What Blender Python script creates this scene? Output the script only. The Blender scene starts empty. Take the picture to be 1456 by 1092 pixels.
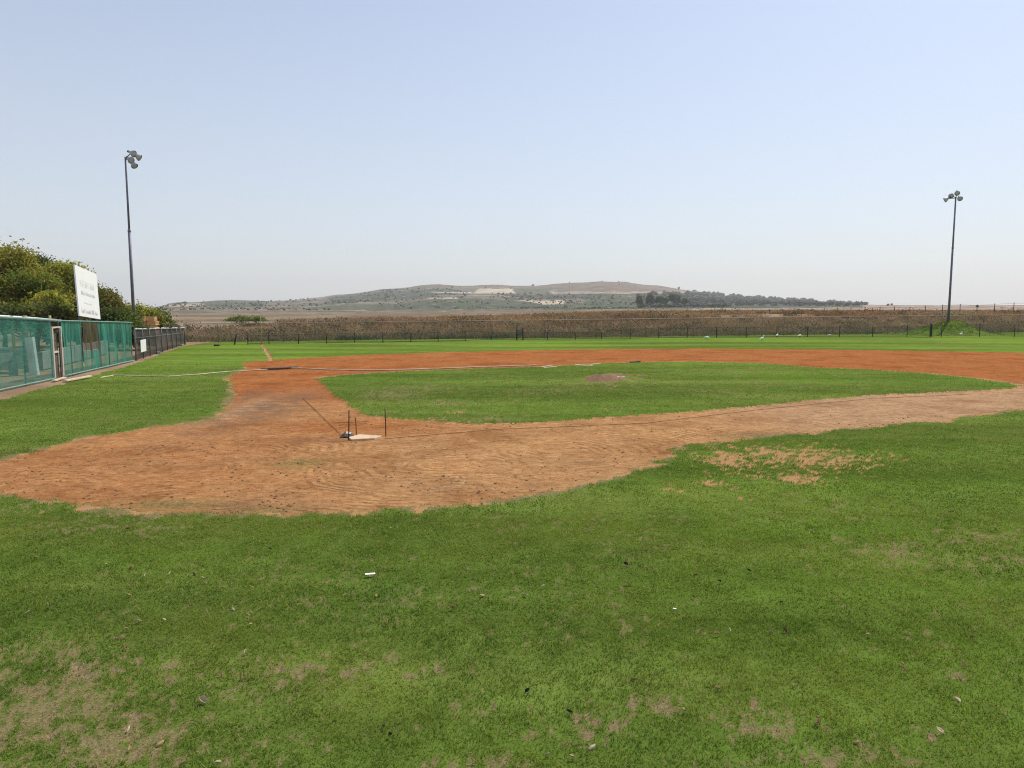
import bpy, math, random
import numpy as np
from mathutils import Vector, Matrix

random.seed(7)
rng = np.random.default_rng(11)
R = math.radians
SC = bpy.context.scene
COL = SC.collection

# ---------------------------------------------------------------- camera, sky, sun, exposure
CAM_H = 2.7
FPX = 1050.0                    # focal length in pixels of a 1456 wide frame
HOR = 437.0
PITCH = math.atan((546.0 - HOR) / FPX)
cam = bpy.data.cameras.new('camera')
cam.sensor_fit = 'HORIZONTAL'
cam.sensor_width = 36.0
cam.lens = 36.0 * FPX / 1456.0
cam.clip_start = 0.05
cam.clip_end = 30000
camo = bpy.data.objects.new('camera', cam)
COL.objects.link(camo)
camo.location = (0, 0, CAM_H)
camo.rotation_euler = (math.pi / 2 - PITCH, 0, 0)
SC.camera = camo

SUN_EL, SUN_AZ = R(52), R(40)   # azimuth clockwise from +Y (to the right of the view)
w = bpy.data.worlds.new('World')
SC.world = w
w.use_nodes = True
nt = w.node_tree
sky = nt.nodes.new('ShaderNodeTexSky')
sky.sky_type = 'NISHITA'
sky.sun_disc = False
sky.sun_elevation = SUN_EL
sky.sun_rotation = SUN_AZ
sky.altitude = 0
sky.air_density = 1.0
sky.dust_density = 1.0
sky.ozone_density = 4.0
bg = nt.nodes['Background']
bg.inputs['Strength'].default_value = 0.15
veil = nt.nodes.new('ShaderNodeMix')           # thin even veil of high haze over the blue sky
veil.data_type = 'RGBA'
veil.inputs[7].default_value = (4.98, 5.10, 5.36, 1)
vdir = nt.nodes.new('ShaderNodeTexCoord')
vsep = nt.nodes.new('ShaderNodeSeparateXYZ')
vmap = nt.nodes.new('ShaderNodeMapRange')      # thicker towards the horizon, as haze is
vmap.inputs['From Min'].default_value = 0.0
vmap.inputs['From Max'].default_value = 0.40
vmap.inputs['To Min'].default_value = 0.78
vmap.inputs['To Max'].default_value = 0.37
nt.links.new(vdir.outputs['Generated'], vsep.inputs[0])
nt.links.new(vsep.outputs[2], vmap.inputs['Value'])
nt.links.new(vmap.outputs[0], veil.inputs[0])
nt.links.new(sky.outputs[0], veil.inputs[6])
nt.links.new(veil.outputs[2], bg.inputs[0])
sun = bpy.data.lights.new('sun', 'SUN')
sun.energy = 4.0
sun.angle = R(0.53)
sun.color = (1.0, 0.945, 0.85)
suno = bpy.data.objects.new('sun', sun)
COL.objects.link(suno)
sd = Vector((math.sin(SUN_AZ) * math.cos(SUN_EL), math.cos(SUN_AZ) * math.cos(SUN_EL), math.sin(SUN_EL)))
suno.rotation_euler = (-sd).to_track_quat('-Z', 'Y').to_euler()
suno.location = (20, 20, 60)
SC.view_settings.view_transform = 'Standard'
SC.view_settings.look = 'None'
SC.view_settings.gamma = 1
SC.view_settings.exposure = 0.0
SC.cycles.use_denoising = True
SC.cycles.denoising_prefilter = 'NONE'
SC.cycles.filter_width = 1.1

# ---------------------------------------------------------------- surveying helpers
CT, ST = math.cos(PITCH), math.sin(PITCH)
def ground(px, py, z=0.0):
    """point at height z seen at a photograph pixel"""
    a, b = (px - 728.0) / FPX, (546.0 - py) / FPX
    d = (a, CT + b * ST, -ST + b * CT)
    k = (z - CAM_H) / d[2]
    return Vector((d[0] * k, d[1] * k, z))
def at(px, py, Y):
    a, b = (px - 728.0) / FPX, (546.0 - py) / FPX
    d = (a, CT + b * ST, -ST + b * CT)
    k = Y / d[1]
    return Vector((d[0] * k, Y, CAM_H + d[2] * k))

# ---------------------------------------------------------------- noise
def _h(ix, iy, seed):
    n = (ix.astype(np.int64) * 374761393 + iy.astype(np.int64) * 668265263 + seed * 974634777) & 0xffffffff
    n = ((n ^ (n >> 13)) * 1274126177) & 0xffffffff
    n = ((n ^ (n >> 16)) * 2246822519) & 0xffffffff
    return ((n ^ (n >> 15)) & 0xffffff) / float(0xffffff)
def vnoise(x, y, seed=0):
    x = np.asarray(x, float); y = np.asarray(y, float)
    ix = np.floor(x); iy = np.floor(y)
    fx = x - ix; fy = y - iy
    fx = fx * fx * (3 - 2 * fx); fy = fy * fy * (3 - 2 * fy)
    a = _h(ix, iy, seed); b = _h(ix + 1, iy, seed)
    c = _h(ix, iy + 1, seed); d = _h(ix + 1, iy + 1, seed)
    return (a + (b - a) * fx) * (1 - fy) + (c + (d - c) * fx) * fy
def fbm(x, y, seed=0, oct=4):
    s = 0; a = 0.5; t = 0
    for i in range(oct):
        s = s + a * vnoise(np.asarray(x) * 2 ** i + 13.7 * i, np.asarray(y) * 2 ** i + 7.3 * i, seed + i)
        t += a; a *= 0.5
    return s / t
def sstep(a, b, x):
    t = np.clip((x - a) / (b - a), 0, 1)
    return t * t * (3 - 2 * t)
def inpoly(x, y, poly):
    r = np.zeros(x.shape, bool)
    n = len(poly)
    for i in range(n):
        x0, y0 = poly[i]; x1, y1 = poly[(i + 1) % n]
        if y0 == y1: continue
        c = ((y0 > y) != (y1 > y)) & (x < (x1 - x0) * (y - y0) / (y1 - y0) + x0)
        r ^= c
    return r
def gpoly(pts):
    return [tuple(ground(*p)[:2]) for p in pts]

# ---------------------------------------------------------------- mesh helpers
def tag(o, label=None, cat=None, group=None, kind=None):
    if label: o['label'] = label
    if cat: o['category'] = cat
    if group: o['group'] = group
    if kind: o['kind'] = kind
    return o
def empty(name, loc=(0, 0, 0), rz=0.0):
    o = bpy.data.objects.new(name, None)
    o.location = loc
    o.rotation_euler = (0, 0, rz)
    o.empty_display_size = 0.2
    COL.objects.link(o)
    return o
def np_mesh(name, V, F, mat, parent=None, attrs=None, smooth=False):
    """V (n,3); F (m,k) int; attrs: {name: (n,) or (n,3)}"""
    V = np.asarray(V, np.float32); F = np.asarray(F, np.int32)
    me = bpy.data.meshes.new(name)
    me.vertices.add(len(V)); me.vertices.foreach_set('co', V.ravel())
    m, k = F.shape
    me.loops.add(m * k); me.loops.foreach_set('vertex_index', F.ravel())
    me.polygons.add(m)
    me.polygons.foreach_set('loop_start', np.arange(0, m * k, k, dtype=np.int32))
    me.polygons.foreach_set('loop_total', np.full(m, k, np.int32))
    me.polygons.foreach_set('use_smooth', np.full(m, smooth, bool))
    me.update(calc_edges=True)
    for an, av in (attrs or {}).items():
        av = np.asarray(av, np.float32)
        if av.ndim == 1:
            a = me.attributes.new(an, 'FLOAT', 'POINT'); a.data.foreach_set('value', av)
        else:
            a = me.attributes.new(an, 'FLOAT_COLOR', 'POINT')
            a.data.foreach_set('color', np.concatenate([av, np.ones((len(av), 1), np.float32)], 1).ravel())
    me.materials.append(mat)
    o = bpy.data.objects.new(name, me)
    COL.objects.link(o)
    if parent: o.parent = parent
    return o

class MB:
    def __init__(self): self.v = []; self.f = []
    def add(self, vs, fs):
        b = len(self.v)
        self.v += [tuple(p) for p in vs]
        self.f += [tuple(b + i for i in q) for q in fs]
        return self
    def box(self, c, s, M=None):
        c = Vector(c)
        vs = []
        for sx in (-.5, .5):
            for sy in (-.5, .5):
                for sz in (-.5, .5):
                    p = Vector((sx * s[0], sy * s[1], sz * s[2]))
                    if M: p = M @ p
                    vs.append(c + p)
        return self.add(vs, [(0, 1, 3, 2), (4, 6, 7, 5), (0, 4, 5, 1), (2, 3, 7, 6), (0, 2, 6, 4), (1, 5, 7, 3)])
    def beam(self, a, b, w, d, up=(0, 0, 1)):
        a, b = Vector(a), Vector(b)
        z = (b - a); L = z.length; z.normalize()
        u = Vector(up)
        if abs(z.dot(u)) > .98: u = Vector((1, 0, 0))
        x = u.cross(z).normalized(); y = z.cross(x)
        M = Matrix((x, y, z)).transposed()
        return self.box((a + b) / 2, (w, d, L), M)
    def tube(self, pts, rad, n=8, cap=True):
        pts = [Vector(p) for p in pts]
        if not isinstance(rad, (list, tuple)): rad = [rad] * len(pts)
        rings = []
        prev = None
        for i, p in enumerate(pts):
            t = (pts[min(i + 1, len(pts) - 1)] - pts[max(i - 1, 0)]).normalized()
            if prev is None:
                u = Vector((0, 0, 1)) if abs(t.z) < .9 else Vector((1, 0, 0))
                x = u.cross(t).normalized()
            else:
                x = (prev - t * prev.dot(t)).normalized()
            prev = x
            y = t.cross(x)
            rings.append([p + (x * math.cos(2 * math.pi * k / n) + y * math.sin(2 * math.pi * k / n)) * rad[i] for k in range(n)])
        vs = [v for r in rings for v in r]
        fs = []
        for i in range(len(pts) - 1):
            for k in range(n):
                k2 = (k + 1) % n
                fs.append((i * n + k, i * n + k2, (i + 1) * n + k2, (i + 1) * n + k))
        if cap:
            fs.append(tuple(reversed(range(n))))
            fs.append(tuple((len(pts) - 1) * n + k for k in range(n)))
        return self.add(vs, fs)
    def lathe(self, o, axis, prof, n=16, cap0=True, cap1=True):
        axis = Vector(axis).normalized(); o = Vector(o)
        u = Vector((0, 0, 1)) if abs(axis.z) < .9 else Vector((1, 0, 0))
        x = u.cross(axis).normalized(); y = axis.cross(x)
        vs = [o + axis * h + (x * math.cos(2 * math.pi * k / n) + y * math.sin(2 * math.pi * k / n)) * r for r, h in prof for k in range(n)]
        fs = []
        for i in range(len(prof) - 1):
            for k in range(n):
                k2 = (k + 1) % n
                fs.append((i * n + k, i * n + k2, (i + 1) * n + k2, (i + 1) * n + k))
        if cap0: fs.append(tuple(reversed(range(n))))
        if cap1: fs.append(tuple((len(prof) - 1) * n + k for k in range(n)))
        return self.add(vs, fs)
    def prism(self, poly, thick):
        """poly: 3-D points of the top outline, extruded down by thick"""
        n = len(poly)
        top = [Vector(p) for p in poly]; bot = [p - Vector((0, 0, thick)) for p in top]
        fs = [tuple(range(n)), tuple(reversed(range(n, 2 * n)))]
        for i in range(n):
            j = (i + 1) % n
            fs.append((i, n + i, n + j, j))
        return self.add(top + bot, fs)
    def build(self, name, mat, parent=None, smooth=False, bevel=0.0):
        me = bpy.data.meshes.new(name)
        me.from_pydata(self.v, [], self.f)
        me.validate()
        if smooth:
            me.polygons.foreach_set('use_smooth', [True] * len(me.polygons))
        me.update()
        me.materials.append(mat)
        o = bpy.data.objects.new(name, me)
        COL.objects.link(o)
        if parent: o.parent = parent
        if bevel:
            b = o.modifiers.new('bevel', 'BEVEL'); b.width = bevel; b.segments = 2; b.limit_method = 'ANGLE'
        return o

# ---------------------------------------------------------------- material helpers
class N:
    def __init__(self, name):
        self.m = bpy.data.materials.new(name); self.m.use_nodes = True
        self.t = self.m.node_tree
        self.b = self.t.nodes['Principled BSDF']
        self.out = self.t.nodes['Material Output']
        self.b.inputs['Specular IOR Level'].default_value = 0.25
    def n(self, typ, **kw):
        x = self.t.nodes.new(typ)
        for k, v in kw.items():
            if k in ('operation', 'blend_type', 'data_type', 'wave_type', 'bands_direction', 'attribute_name', 'noise_dimensions', 'feature', 'wave_profile'):
                setattr(x, k, v)
            else:
                x.inputs[k.replace('_', ' ')].default_value = v
        return x
    def l(self, a, b): self.t.links.new(a, b)
    def coord(self, scale=(1, 1, 1), rot=(0, 0, 0), obj=True):
        c = self.n('ShaderNodeTexCoord')
        m = self.n('ShaderNodeMapping')
        m.inputs['Scale'].default_value = scale
        m.inputs['Rotation'].default_value = rot
        self.l(c.outputs['Object'], m.inputs[0])
        return m.outputs[0]
    def noise(self, scale, detail=4, rough=.55, vec=None, dist=0.0):
        x = self.n('ShaderNodeTexNoise')
        x.inputs['Scale'].default_value = scale
        x.inputs['Detail'].default_value = detail
        x.inputs['Roughness'].default_value = rough
        x.inputs['Distortion'].default_value = dist
        self.l(vec if vec is not None else self.coord(), x.inputs['Vector'])
        return x.outputs[0]
    def ramp(self, fac, stops):
        x = self.n('ShaderNodeValToRGB')
        e = x.color_ramp.elements
        while len(e) > 1: e.remove(e[-1])
        for i, (p, c) in enumerate(stops):
            if not isinstance(c, (tuple, list)): c = (c, c, c)
            el = e[0] if i == 0 else e.new(p)
            el.position = p; el.color = (*c[:3], 1)
        self.l(fac, x.inputs[0])
        return x.outputs[0]
    def mix(self, fac, a, b, bt='MIX'):
        x = self.t.nodes.new('ShaderNodeMix'); x.data_type = 'RGBA'; x.blend_type = bt
        for s, v in ((x.inputs[0], fac), (x.inputs[6], a), (x.inputs[7], b)):
            if isinstance(v, (int, float)): s.default_value = v
            elif isinstance(v, (tuple, list)): s.default_value = (*v[:3], 1)
            else: self.l(v, s)
        return x.outputs[2]
    def math(self, op, a, b=0.0, clamp=False):
        x = self.t.nodes.new('ShaderNodeMath'); x.operation = op; x.use_clamp = clamp
        for s, v in ((x.inputs[0], a), (x.inputs[1], b)):
            if isinstance(v, (int, float)): s.default_value = v
            else: self.l(v, s)
        return x.outputs[0]
    def attr(self, name, fac=False):
        x = self.n('ShaderNodeAttribute', attribute_name=name)
        return x.outputs['Fac'] if fac else x.outputs['Color']
    def bump(self, h, strength=.5, dist=.02):
        x = self.n('ShaderNodeBump')
        x.inputs['Strength'].default_value = strength
        x.inputs['Distance'].default_value = dist
        self.l(h, x.inputs['Height'])
        self.l(x.outputs[0], self.b.inputs['Normal'])
    def col(self, c):
        if isinstance(c, (tuple, list)): self.b.inputs['Base Color'].default_value = (*c[:3], 1)
        else: self.l(c, self.b.inputs['Base Color'])
    def rough(self, v): self.b.inputs['Roughness'].default_value = v

def simple(name, c, rough=.7, var=.25, scale=6.0, metal=0.0, bump=0.15, stain=None):
    m = N(name)
    f = m.noise(scale, 6, .6)
    d = tuple(x * (1 - var) for x in c); l = tuple(min(1, x * (1 + var)) for x in c)
    col = m.ramp(f, [(.3, d), (.7, l)])
    if stain:
        s = m.ramp(m.noise(scale * .4, 5, .65), [(.5, 0.0), (.68, 1.0)])
        col = m.mix(s, col, stain)
    m.col(col); m.rough(rough)
    m.b.inputs['Metallic'].default_value = metal
    if bump: m.bump(m.noise(scale * 5, 4), bump, .01)
    return m.m

def foliage(name, translucent=.35, spec=.08):
    m = N(name)
    c = m.attr('col')
    m.col(c); m.rough(.6); m.b.inputs['Specular IOR Level'].default_value = spec
    tr = m.n('ShaderNodeBsdfTranslucent')
    m.l(m.mix(1.0, c, (1.1, 1.15, .55), 'MULTIPLY'), tr.inputs[0])
    mx = m.n('ShaderNodeMixShader'); mx.inputs[0].default_value = translucent
    m.l(m.b.outputs[0], mx.inputs[1]); m.l(tr.outputs[0], mx.inputs[2])
    m.l(mx.outputs[0], m.out.inputs[0])
    return m.m
def netting(name, c, cover, vscale, streak=.3, bands=None):
    """woven net: lets part of what is behind show through"""
    m = N(name)
    f = m.noise(1.0, 5, .6, m.coord(vscale))
    col = m.ramp(f, [(.3, tuple(x * .65 for x in c)), (.72, tuple(min(1, x * 1.4) for x in c))])
    m.col(col); m.rough(.6)
    tl = m.n('ShaderNodeBsdfTranslucent'); m.l(col, tl.inputs[0])
    ms = m.n('ShaderNodeMixShader'); ms.inputs[0].default_value = .45
    m.l(m.b.outputs[0], ms.inputs[1]); m.l(tl.outputs[0], ms.inputs[2])
    tp = m.n('ShaderNodeBsdfTransparent')
    mx = m.n('ShaderNodeMixShader')
    a = m.ramp(f, [(.25, max(0, cover - streak)), (.75, min(1, cover + streak))])
    if bands:
        g = m.noise(1.0, 2, .5, m.coord(bands))
        a = m.math('MULTIPLY', a, m.ramp(g, [(.35, .75), (.65, 1.2)]), True)
    m.l(a, mx.inputs[0])
    m.l(tp.outputs[0], mx.inputs[1]); m.l(ms.outputs[0], mx.inputs[2])
    m.l(mx.outputs[0], m.out.inputs[0])
    return m.m

# lawn: attributes bare / dry / lush / streak hold the wear of the turf
def lawn_material(name):
    m = N(name)
    fine = m.noise(55, 6, .7)
    mid = m.noise(7, 5, .65)
    band = m.noise(1.0, 4, .55, m.coord((.10, .55, 1), (0, 0, R(-8))))
    g = m.ramp(fine, [(.30, (.034, .054, .013)), (.5, (.098, .152, .027)), (.70, (.175, .235, .050))])
    g2 = m.ramp(mid, [(.3, (.068, .128, .018)), (.7, (.128, .198, .030))])
    col = m.mix(.5, g, g2)
    lush = m.attr('lush', True)
    col = m.mix(m.math('MULTIPLY', lush, .75, True), col, (.165, .275, .030))
    b2 = m.ramp(band, [(.40, 0.0), (.60, 1.0)])
    col = m.mix(m.math('MULTIPLY', b2, .42), col, (.180, .205, .048))
    b4 = m.ramp(m.noise(1.0, 3, .5, m.coord((.05, .35, 1), (0, 0, R(4)))), [(.40, .70), (.60, 1.15)])
    col = m.mix(.8, col, b4, 'MULTIPLY')
    b3 = m.ramp(m.noise(1.6, 5, .6), [(.35, .72), (.65, 1.2)])
    col = m.mix(.6, col, b3, 'MULTIPLY')
    dry = m.attr('dry', True)
    df = m.math('MULTIPLY', dry, m.ramp(m.noise(22, 5, .7), [(.30, .35), (.55, 1.0)]), True)
    col = m.mix(df, col, m.ramp(fine, [(.3, (.10, .075, .034)), (.7, (.31, .245, .125))]))
    bare = m.attr('bare', True)
    soil = m.mix(m.attr('red', True), m.ramp(fine, [(.3, (.10, .074, .036)), (.7, (.32, .245, .135))]), m.ramp(fine, [(.3, (.24, .125, .055)), (.7, (.50, .29, .14))]))
    col = m.mix(bare, col, soil)
    m.col(col); m.rough(.85)
    m.b.inputs['Specular IOR Level'].default_value = 0.0
    h = m.math('ADD', m.math('MULTIPLY', fine, .6), mid)
    m.bump(h, .55, .03)
    return m.m
def dirt_material(name):
    m = N(name)
    tone = m.attr('tone', True)
    pale = m.attr('pale', True)
    fine = m.noise(42, 7, .75)
    mid = m.noise(3.2, 7, .68)
    sw = m.noise(1.0, 6, .65, m.coord((1.1, 2.6, 1), (0, 0, R(12))), .2)
    tan_ = m.ramp(mid, [(.28, (.31, .150, .064)), (.5, (.405, .216, .094)), (.72, (.49, .285, .135))])
    org = m.ramp(mid, [(.28, (.27, .090, .028)), (.5, (.335, .122, .042)), (.72, (.385, .160, .060))])
    col = m.mix(tone, tan_, org)
    col = m.mix(pale, col, m.ramp(mid, [(.3, (.33, .195, .105)), (.7, (.46, .300, .18))]))
    col = m.mix(.26, col, m.ramp(sw, [(.34, .48), (.5, 1.0), (.64, 1.16)]), 'MULTIPLY')
    col = m.mix(.6, col, m.ramp(fine, [(.36, .42), (.48, 1.0), (.68, 1.25)]), 'MULTIPLY')
    blot = m.noise(.55, 5, .6)
    col = m.mix(.8, col, m.ramp(blot, [(.34, (.74, .66, .60)), (.5, (1, 1, 1)), (.66, (1.12, 1.1, 1.06))]), 'MULTIPLY')
    grit = m.noise(14, 8, .78, m.coord((.6, 1, 1)))
    col = m.mix(.7, col, m.ramp(grit, [(.36, .34), (.46, .95), (.62, 1.25)]), 'MULTIPLY')
    # raked furrows: bent rings round several centres
    rk = m.attr('rake', True)
    furrow = m.math('SINE', m.math('MULTIPLY', rk, 1.0))
    fm = m.math('MULTIPLY', m.ramp(m.noise(.8, 4, .6), [(.44, 0.0), (.56, 1.0)]), m.attr('raked', True))
    col = m.mix(m.math('MULTIPLY', fm, .16), col, m.ramp(m.math('MULTIPLY_ADD', furrow, .5, False), [(0.05, .60), (.5, 1.0), (1.0, 1.10)]), 'MULTIPLY')
    # damp dark patch and clods
    col = m.mix(m.attr('damp', True), col, m.ramp(fine, [(.3, (.12, .070, .042)), (.7, (.27, .17, .11))]))
    clod = m.ramp(m.noise(17, 4, .6, m.coord((.45, 1.1, 1))), [(.60, 0.0), (.67, 1.0)])
    col = m.mix(m.math('MULTIPLY', clod, m.ramp(m.noise(1.3, 4), [(.42, 0.0), (.62, .8)])), col, (.13, .075, .045))
    weed = m.math('MULTIPLY', m.attr('weed', True), m.ramp(m.noise(30, 4, .7), [(.45, 0.0), (.56, 1.0)]))
    col = m.mix(weed, col, (.14, .15, .05))
    m.col(col); m.rough(.95)
    m.b.inputs['Specular IOR Level'].default_value = 0.0
    h = m.math('ADD', m.math('MULTIPLY', fine, .5), m.math('ADD', mid, m.math('MULTIPLY', m.math('MULTIPLY', furrow, fm), .35)))
    m.bump(h, 1.0, .035)
    return m.m
def earth_material(name, bumpd=.2):
    """ground beyond the field: colour of each parcel in attribute col"""
    m = N(name)
    c = m.attr('col')
    a = m.ramp(m.noise(.35, 6, .65), [(.3, .62), (.7, 1.3)])
    b = m.ramp(m.noise(.035, 6, .65), [(.32, .72), (.68, 1.22)])
    col = m.mix(.75, m.mix(.8, c, a, 'MULTIPLY'), b, 'MULTIPLY')
    m.col(col); m.rough(.95); m.b.inputs['Specular IOR Level'].default_value = .05
    m.bump(m.noise(.5, 5, .65), .5, bumpd)
    return m.m

M_LAWN = lawn_material('turf')
M_DIRT = dirt_material('clay')
M_EARTH = earth_material('dry earth')
M_LEAF = foliage('leaves', .45)
M_BLADE = foliage('grass blade', .40, .04)
M_WEED = foliage('dry weeds', .25)
M_BARK = simple('bark', (.13, .10, .07), .9, .35, 9, bump=.5)
M_POLE = simple('weathered pole paint', (.15, .15, .18), .5, .2, 3, .2)
M_GALV = simple('galvanised steel', (.13, .135, .135), .6, .25, 8, .2)
M_DARKPOST = simple('dark post', (.028, .030, .028), .7, .3, 6)
M_RUST = simple('rusty steel', (.085, .035, .022), .85, .4, 30)
M_WHITE = simple('white paint', (.76, .76, .73), .6, .06, 3, stain=(.62, .60, .55))
M_SIGN = simple('sign panel', (.80, .80, .77), .55, .03, 1.2)
M_LETTER = simple('faded lettering', (.60, .60, .60), .7, .15, 4)
M_WOOD = simple('crate wood', (.62, .36, .17), .8, .3, 7)
M_PLANK = simple('dark plank', (.085, .05, .034), .85, .3, 9)
M_CONC = simple('concrete', (.27, .265, .25), .9, .15, 4)
M_LAMP = simple('lamp housing', (.42, .40, .36), .5, .12, 5, .1)
M_GLASS = simple('lamp lens', (.42, .44, .46), .15, .05, 4)
M_BOARD = simple('weathered board', (.46, .36, .24), .8, .2, 6)
M_HOSE = simple('faded hose', (.58, .49, .34), .7, .2, 3)
M_CORD = simple('muddy cord', (.15, .08, .045), .9, .3, 12)
M_RUBBER = simple('pinkish plate', (.64, .46, .30), .7, .12, 9, stain=(.50, .30, .17))
M_RAG = simple('dirty white cloth', (.52, .50, .48), .9, .12, 30)
M_GREYRAG = simple('grey cloth', (.10, .075, .065), .9, .3, 30)
M_BIRD = simple('white feathers', (.82, .82, .80), .7, .04, 20)
M_BEAK = simple('yellow beak', (.55, .40, .10), .6, .1, 20)
M_NET_GREEN = netting('green shade net', (.060, .285, .200), .72, (4.5, 4.5, .4), .26, (1.3, 1.3, .22))
M_NET_LIGHT = netting('thin green shade net', (.065, .275, .205), .55, (2.5, 2.5, 24), .16, (1.8, 1.8, .25))
M_NET_BROWN = netting('brown shade net', (.12, .105, .055), .75, (7, 7, 1.0), .2)
M_NET_GREY = netting('grey windscreen net', (.085, .078, .068), .82, (4, 4, 1.2), .14)
M_CHAIN = netting('chain link', (.12, .12, .115), .16, (3, 3, 3), .05)
M_NET_FAR = netting('outfield net', (.06, .07, .06), .18, (2, 2, 2), .06)

# ---------------------------------------------------------------- terrain
FENCE_PX = [(-600, 680), (0, 557), (90, 537), (190, 514), (262, 490)]
FL = [ground(*p) for p in FENCE_PX]
FA = ground(262, 488); FB = ground(1456, 473.5)
fdir = (FB - FA).normalized(); fnor = Vector((-fdir.y, fdir.x, 0))
def s_far(x, y): return (x - FA.x) * fnor.x + (y - FA.y) * fnor.y

RIDGE = np.array([(-1200, 446), (-300, 441), (150, 438.5), (215, 437), (250, 431.5), (300, 428.5), (340, 427.5), (420, 427), (450, 424), (500, 418),
         (560, 411), (600, 406.5), (620, 404.8), (650, 406.5), (700, 406), (730, 407.5), (760, 407), (800, 403), (850, 401), (905, 403),
         (945, 408), (990, 415), (1010, 419), (1060, 423), (1120, 427), (1180, 431), (1225, 434), (1300, 436.2), (1456, 437), (2600, 438)], float)
def far_py(px, Y):
    """how high the land beyond the fences climbs, as read from the photograph, by distance"""
    lr = sstep(350, 1050, px)
    md = np.clip(1 - np.abs(px - 720) / 420, 0, 1)
    D = np.log(np.array([60, 95, 250, 600, 1000, 2400.0]))
    L = np.array([470, 460, 449.5, 444.5, 440.0])
    Rr = np.array([462, 446.5, 441.5, 437.0, 435.2])
    ly = np.log(np.clip(Y, 60, 2400))
    out = np.zeros_like(px)
    rid = np.interp(px, RIDGE[:, 0], RIDGE[:, 1]) + (fbm(px * .035, px * 0, 33, 3) - .5) * 3.2 * (px > 200) * (px < 1180)
    vals = [L[i] + (Rr[i] - L[i]) * lr for i in range(5)] + [rid]
    for i in range(5):
        t = np.clip((ly - D[i]) / (D[i + 1] - D[i]), 0, 1)
        sel = (ly >= D[i]) if i == 4 else ((ly >= D[i]) & (ly < D[i + 1]))
        tt = t if i < 4 else t ** .9
        out = np.where(sel, vals[i] + (vals[i + 1] - vals[i]) * tt, out)
    return out
PM = ground(872, 540)                       # pitcher's mound
GM = at(1347, 477, 75.0); GM.z = 0          # grass mound under the lamp post
def terrain(x, y):
    x = np.asarray(x, float); y = np.asarray(y, float)
    z = (fbm(x * .35, y * .35, 3, 3) - .5) * .03 + (fbm(x * .06, y * .06, 9, 2) - .5) * .04
    z = z + .24 * np.exp(-(((x - PM.x) / 1.15) ** 2 + ((y - PM.y) / 1.4) ** 2))
    gx = (x - GM.x); gy = (y - GM.y)
    rr = np.sqrt((gx / 4.6) ** 2 + (gy / 4.2) ** 2) + (fbm(x * .5, y * .5, 21, 3) - .5) * .25
    z = z + 1.16 * (.6 * (1 - sstep(.0, 1.2, rr)) + .4 * np.exp(-(rr / .5) ** 2)) + (1 - sstep(.5, 1.1, rr)) * (fbm(x * 1.1, y * 1.1, 23, 3) - .5) * .30 + .22 * np.exp(-(((gx - .9) / 1.1) ** 2 + ((gy + .6) / .8) ** 2))
    s = s_far(x, y)
    px = 728 + FPX * x / np.maximum(y, 1)
    zf = CAM_H - (far_py(px, y) - HOR) * np.minimum(y, 2400) / FPX
    nz = (fbm(x * .22, y * .22, 31, 4) - .5) * .55 + (fbm(x * .012, y * .012, 41, 3) - .5) * np.clip((y - 250) / 150, 0, 6)
    zf = zf + nz * sstep(95, 110, y) * .8 - np.clip(y - 2450, 0, None) * .03
    wgt = sstep(3, 20, s) * sstep(58, 70, y)
    return z * (1 - wgt) + zf * wgt
def tz(x, y): return float(terrain(np.array([x]), np.array([y]))[0])

DIRT_OUT = gpoly([(0, 658), (41, 645), (96, 630), (137, 621), (178, 615), (220, 608), (261, 604), (302, 597), (316, 588), (324, 576), (331, 562),
    (332, 546), (323, 536.5), (335, 530), (350, 526), (352, 520), (343, 516), (360, 513.6), (385, 512), (430, 509), (500, 505.5), (560, 503.3), (650, 500.6),
    (720, 499), (800, 497.5), (900, 496.5), (1000, 496), (1100, 497), (1200, 498), (1300, 499.2), (1400, 500.7), (1456, 501.6), (1640, 505), (1800, 520), (1750, 555),
    (1600, 572), (1456, 581), (1397, 587), (1358, 593), (1335, 598), (1282, 601), (1232, 606), (1190, 610), (1144, 616), (1114, 615), (1083, 618), (1064, 623),
    (1034, 627), (976, 631), (961, 637), (946, 648), (923, 660), (900, 667), (830, 685), (760, 700), (700, 711), (640, 718), (560, 723), (528, 726), (480, 728), (400, 730),
    (330, 729), (247, 728), (206, 724), (137, 719), (82, 711), (27, 703), (0, 700), (-50, 690), (-75, 676), (-40, 666)])
GRASS_IN = gpoly([(449.5, 539), (470, 556), (495, 577), (511, 588), (536, 594), (577, 598), (618, 600.5), (680, 603.5), (721, 603.3), (783, 599.5), (845, 595), (923, 590.5),
    (1014, 583), (1091, 575), (1167, 568.6), (1244, 562), (1320, 558), (1377, 556), (1435, 552.5), (1453, 549), (1427, 543), (1377, 536.5), (1320, 530.5), (1244, 526), (1167, 523),
    (1129, 520), (1072, 516), (995, 514), (938, 514), (900, 515), (866, 516), (783, 520.5), (701, 523), (618, 526), (536, 529.8), (495, 532.7), (462, 535.6)])
PM_POLY = gpoly([(824, 543.2), (842, 538.5), (862, 535.0), (882, 532.6), (902, 532.8), (922, 533.6), (910, 537), (892, 541), (874, 545.4), (855, 546.6), (838, 545.2)])
FOUL = gpoly([(370, 490), (373.5, 490), (389, 512.5), (383, 512.5)])
LAWN_L = gpoly([(-600, 715), (0, 569), (45, 556), (90, 545.5), (140, 532), (190, 517.5), (225, 505), (262, 491.5)])

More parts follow.
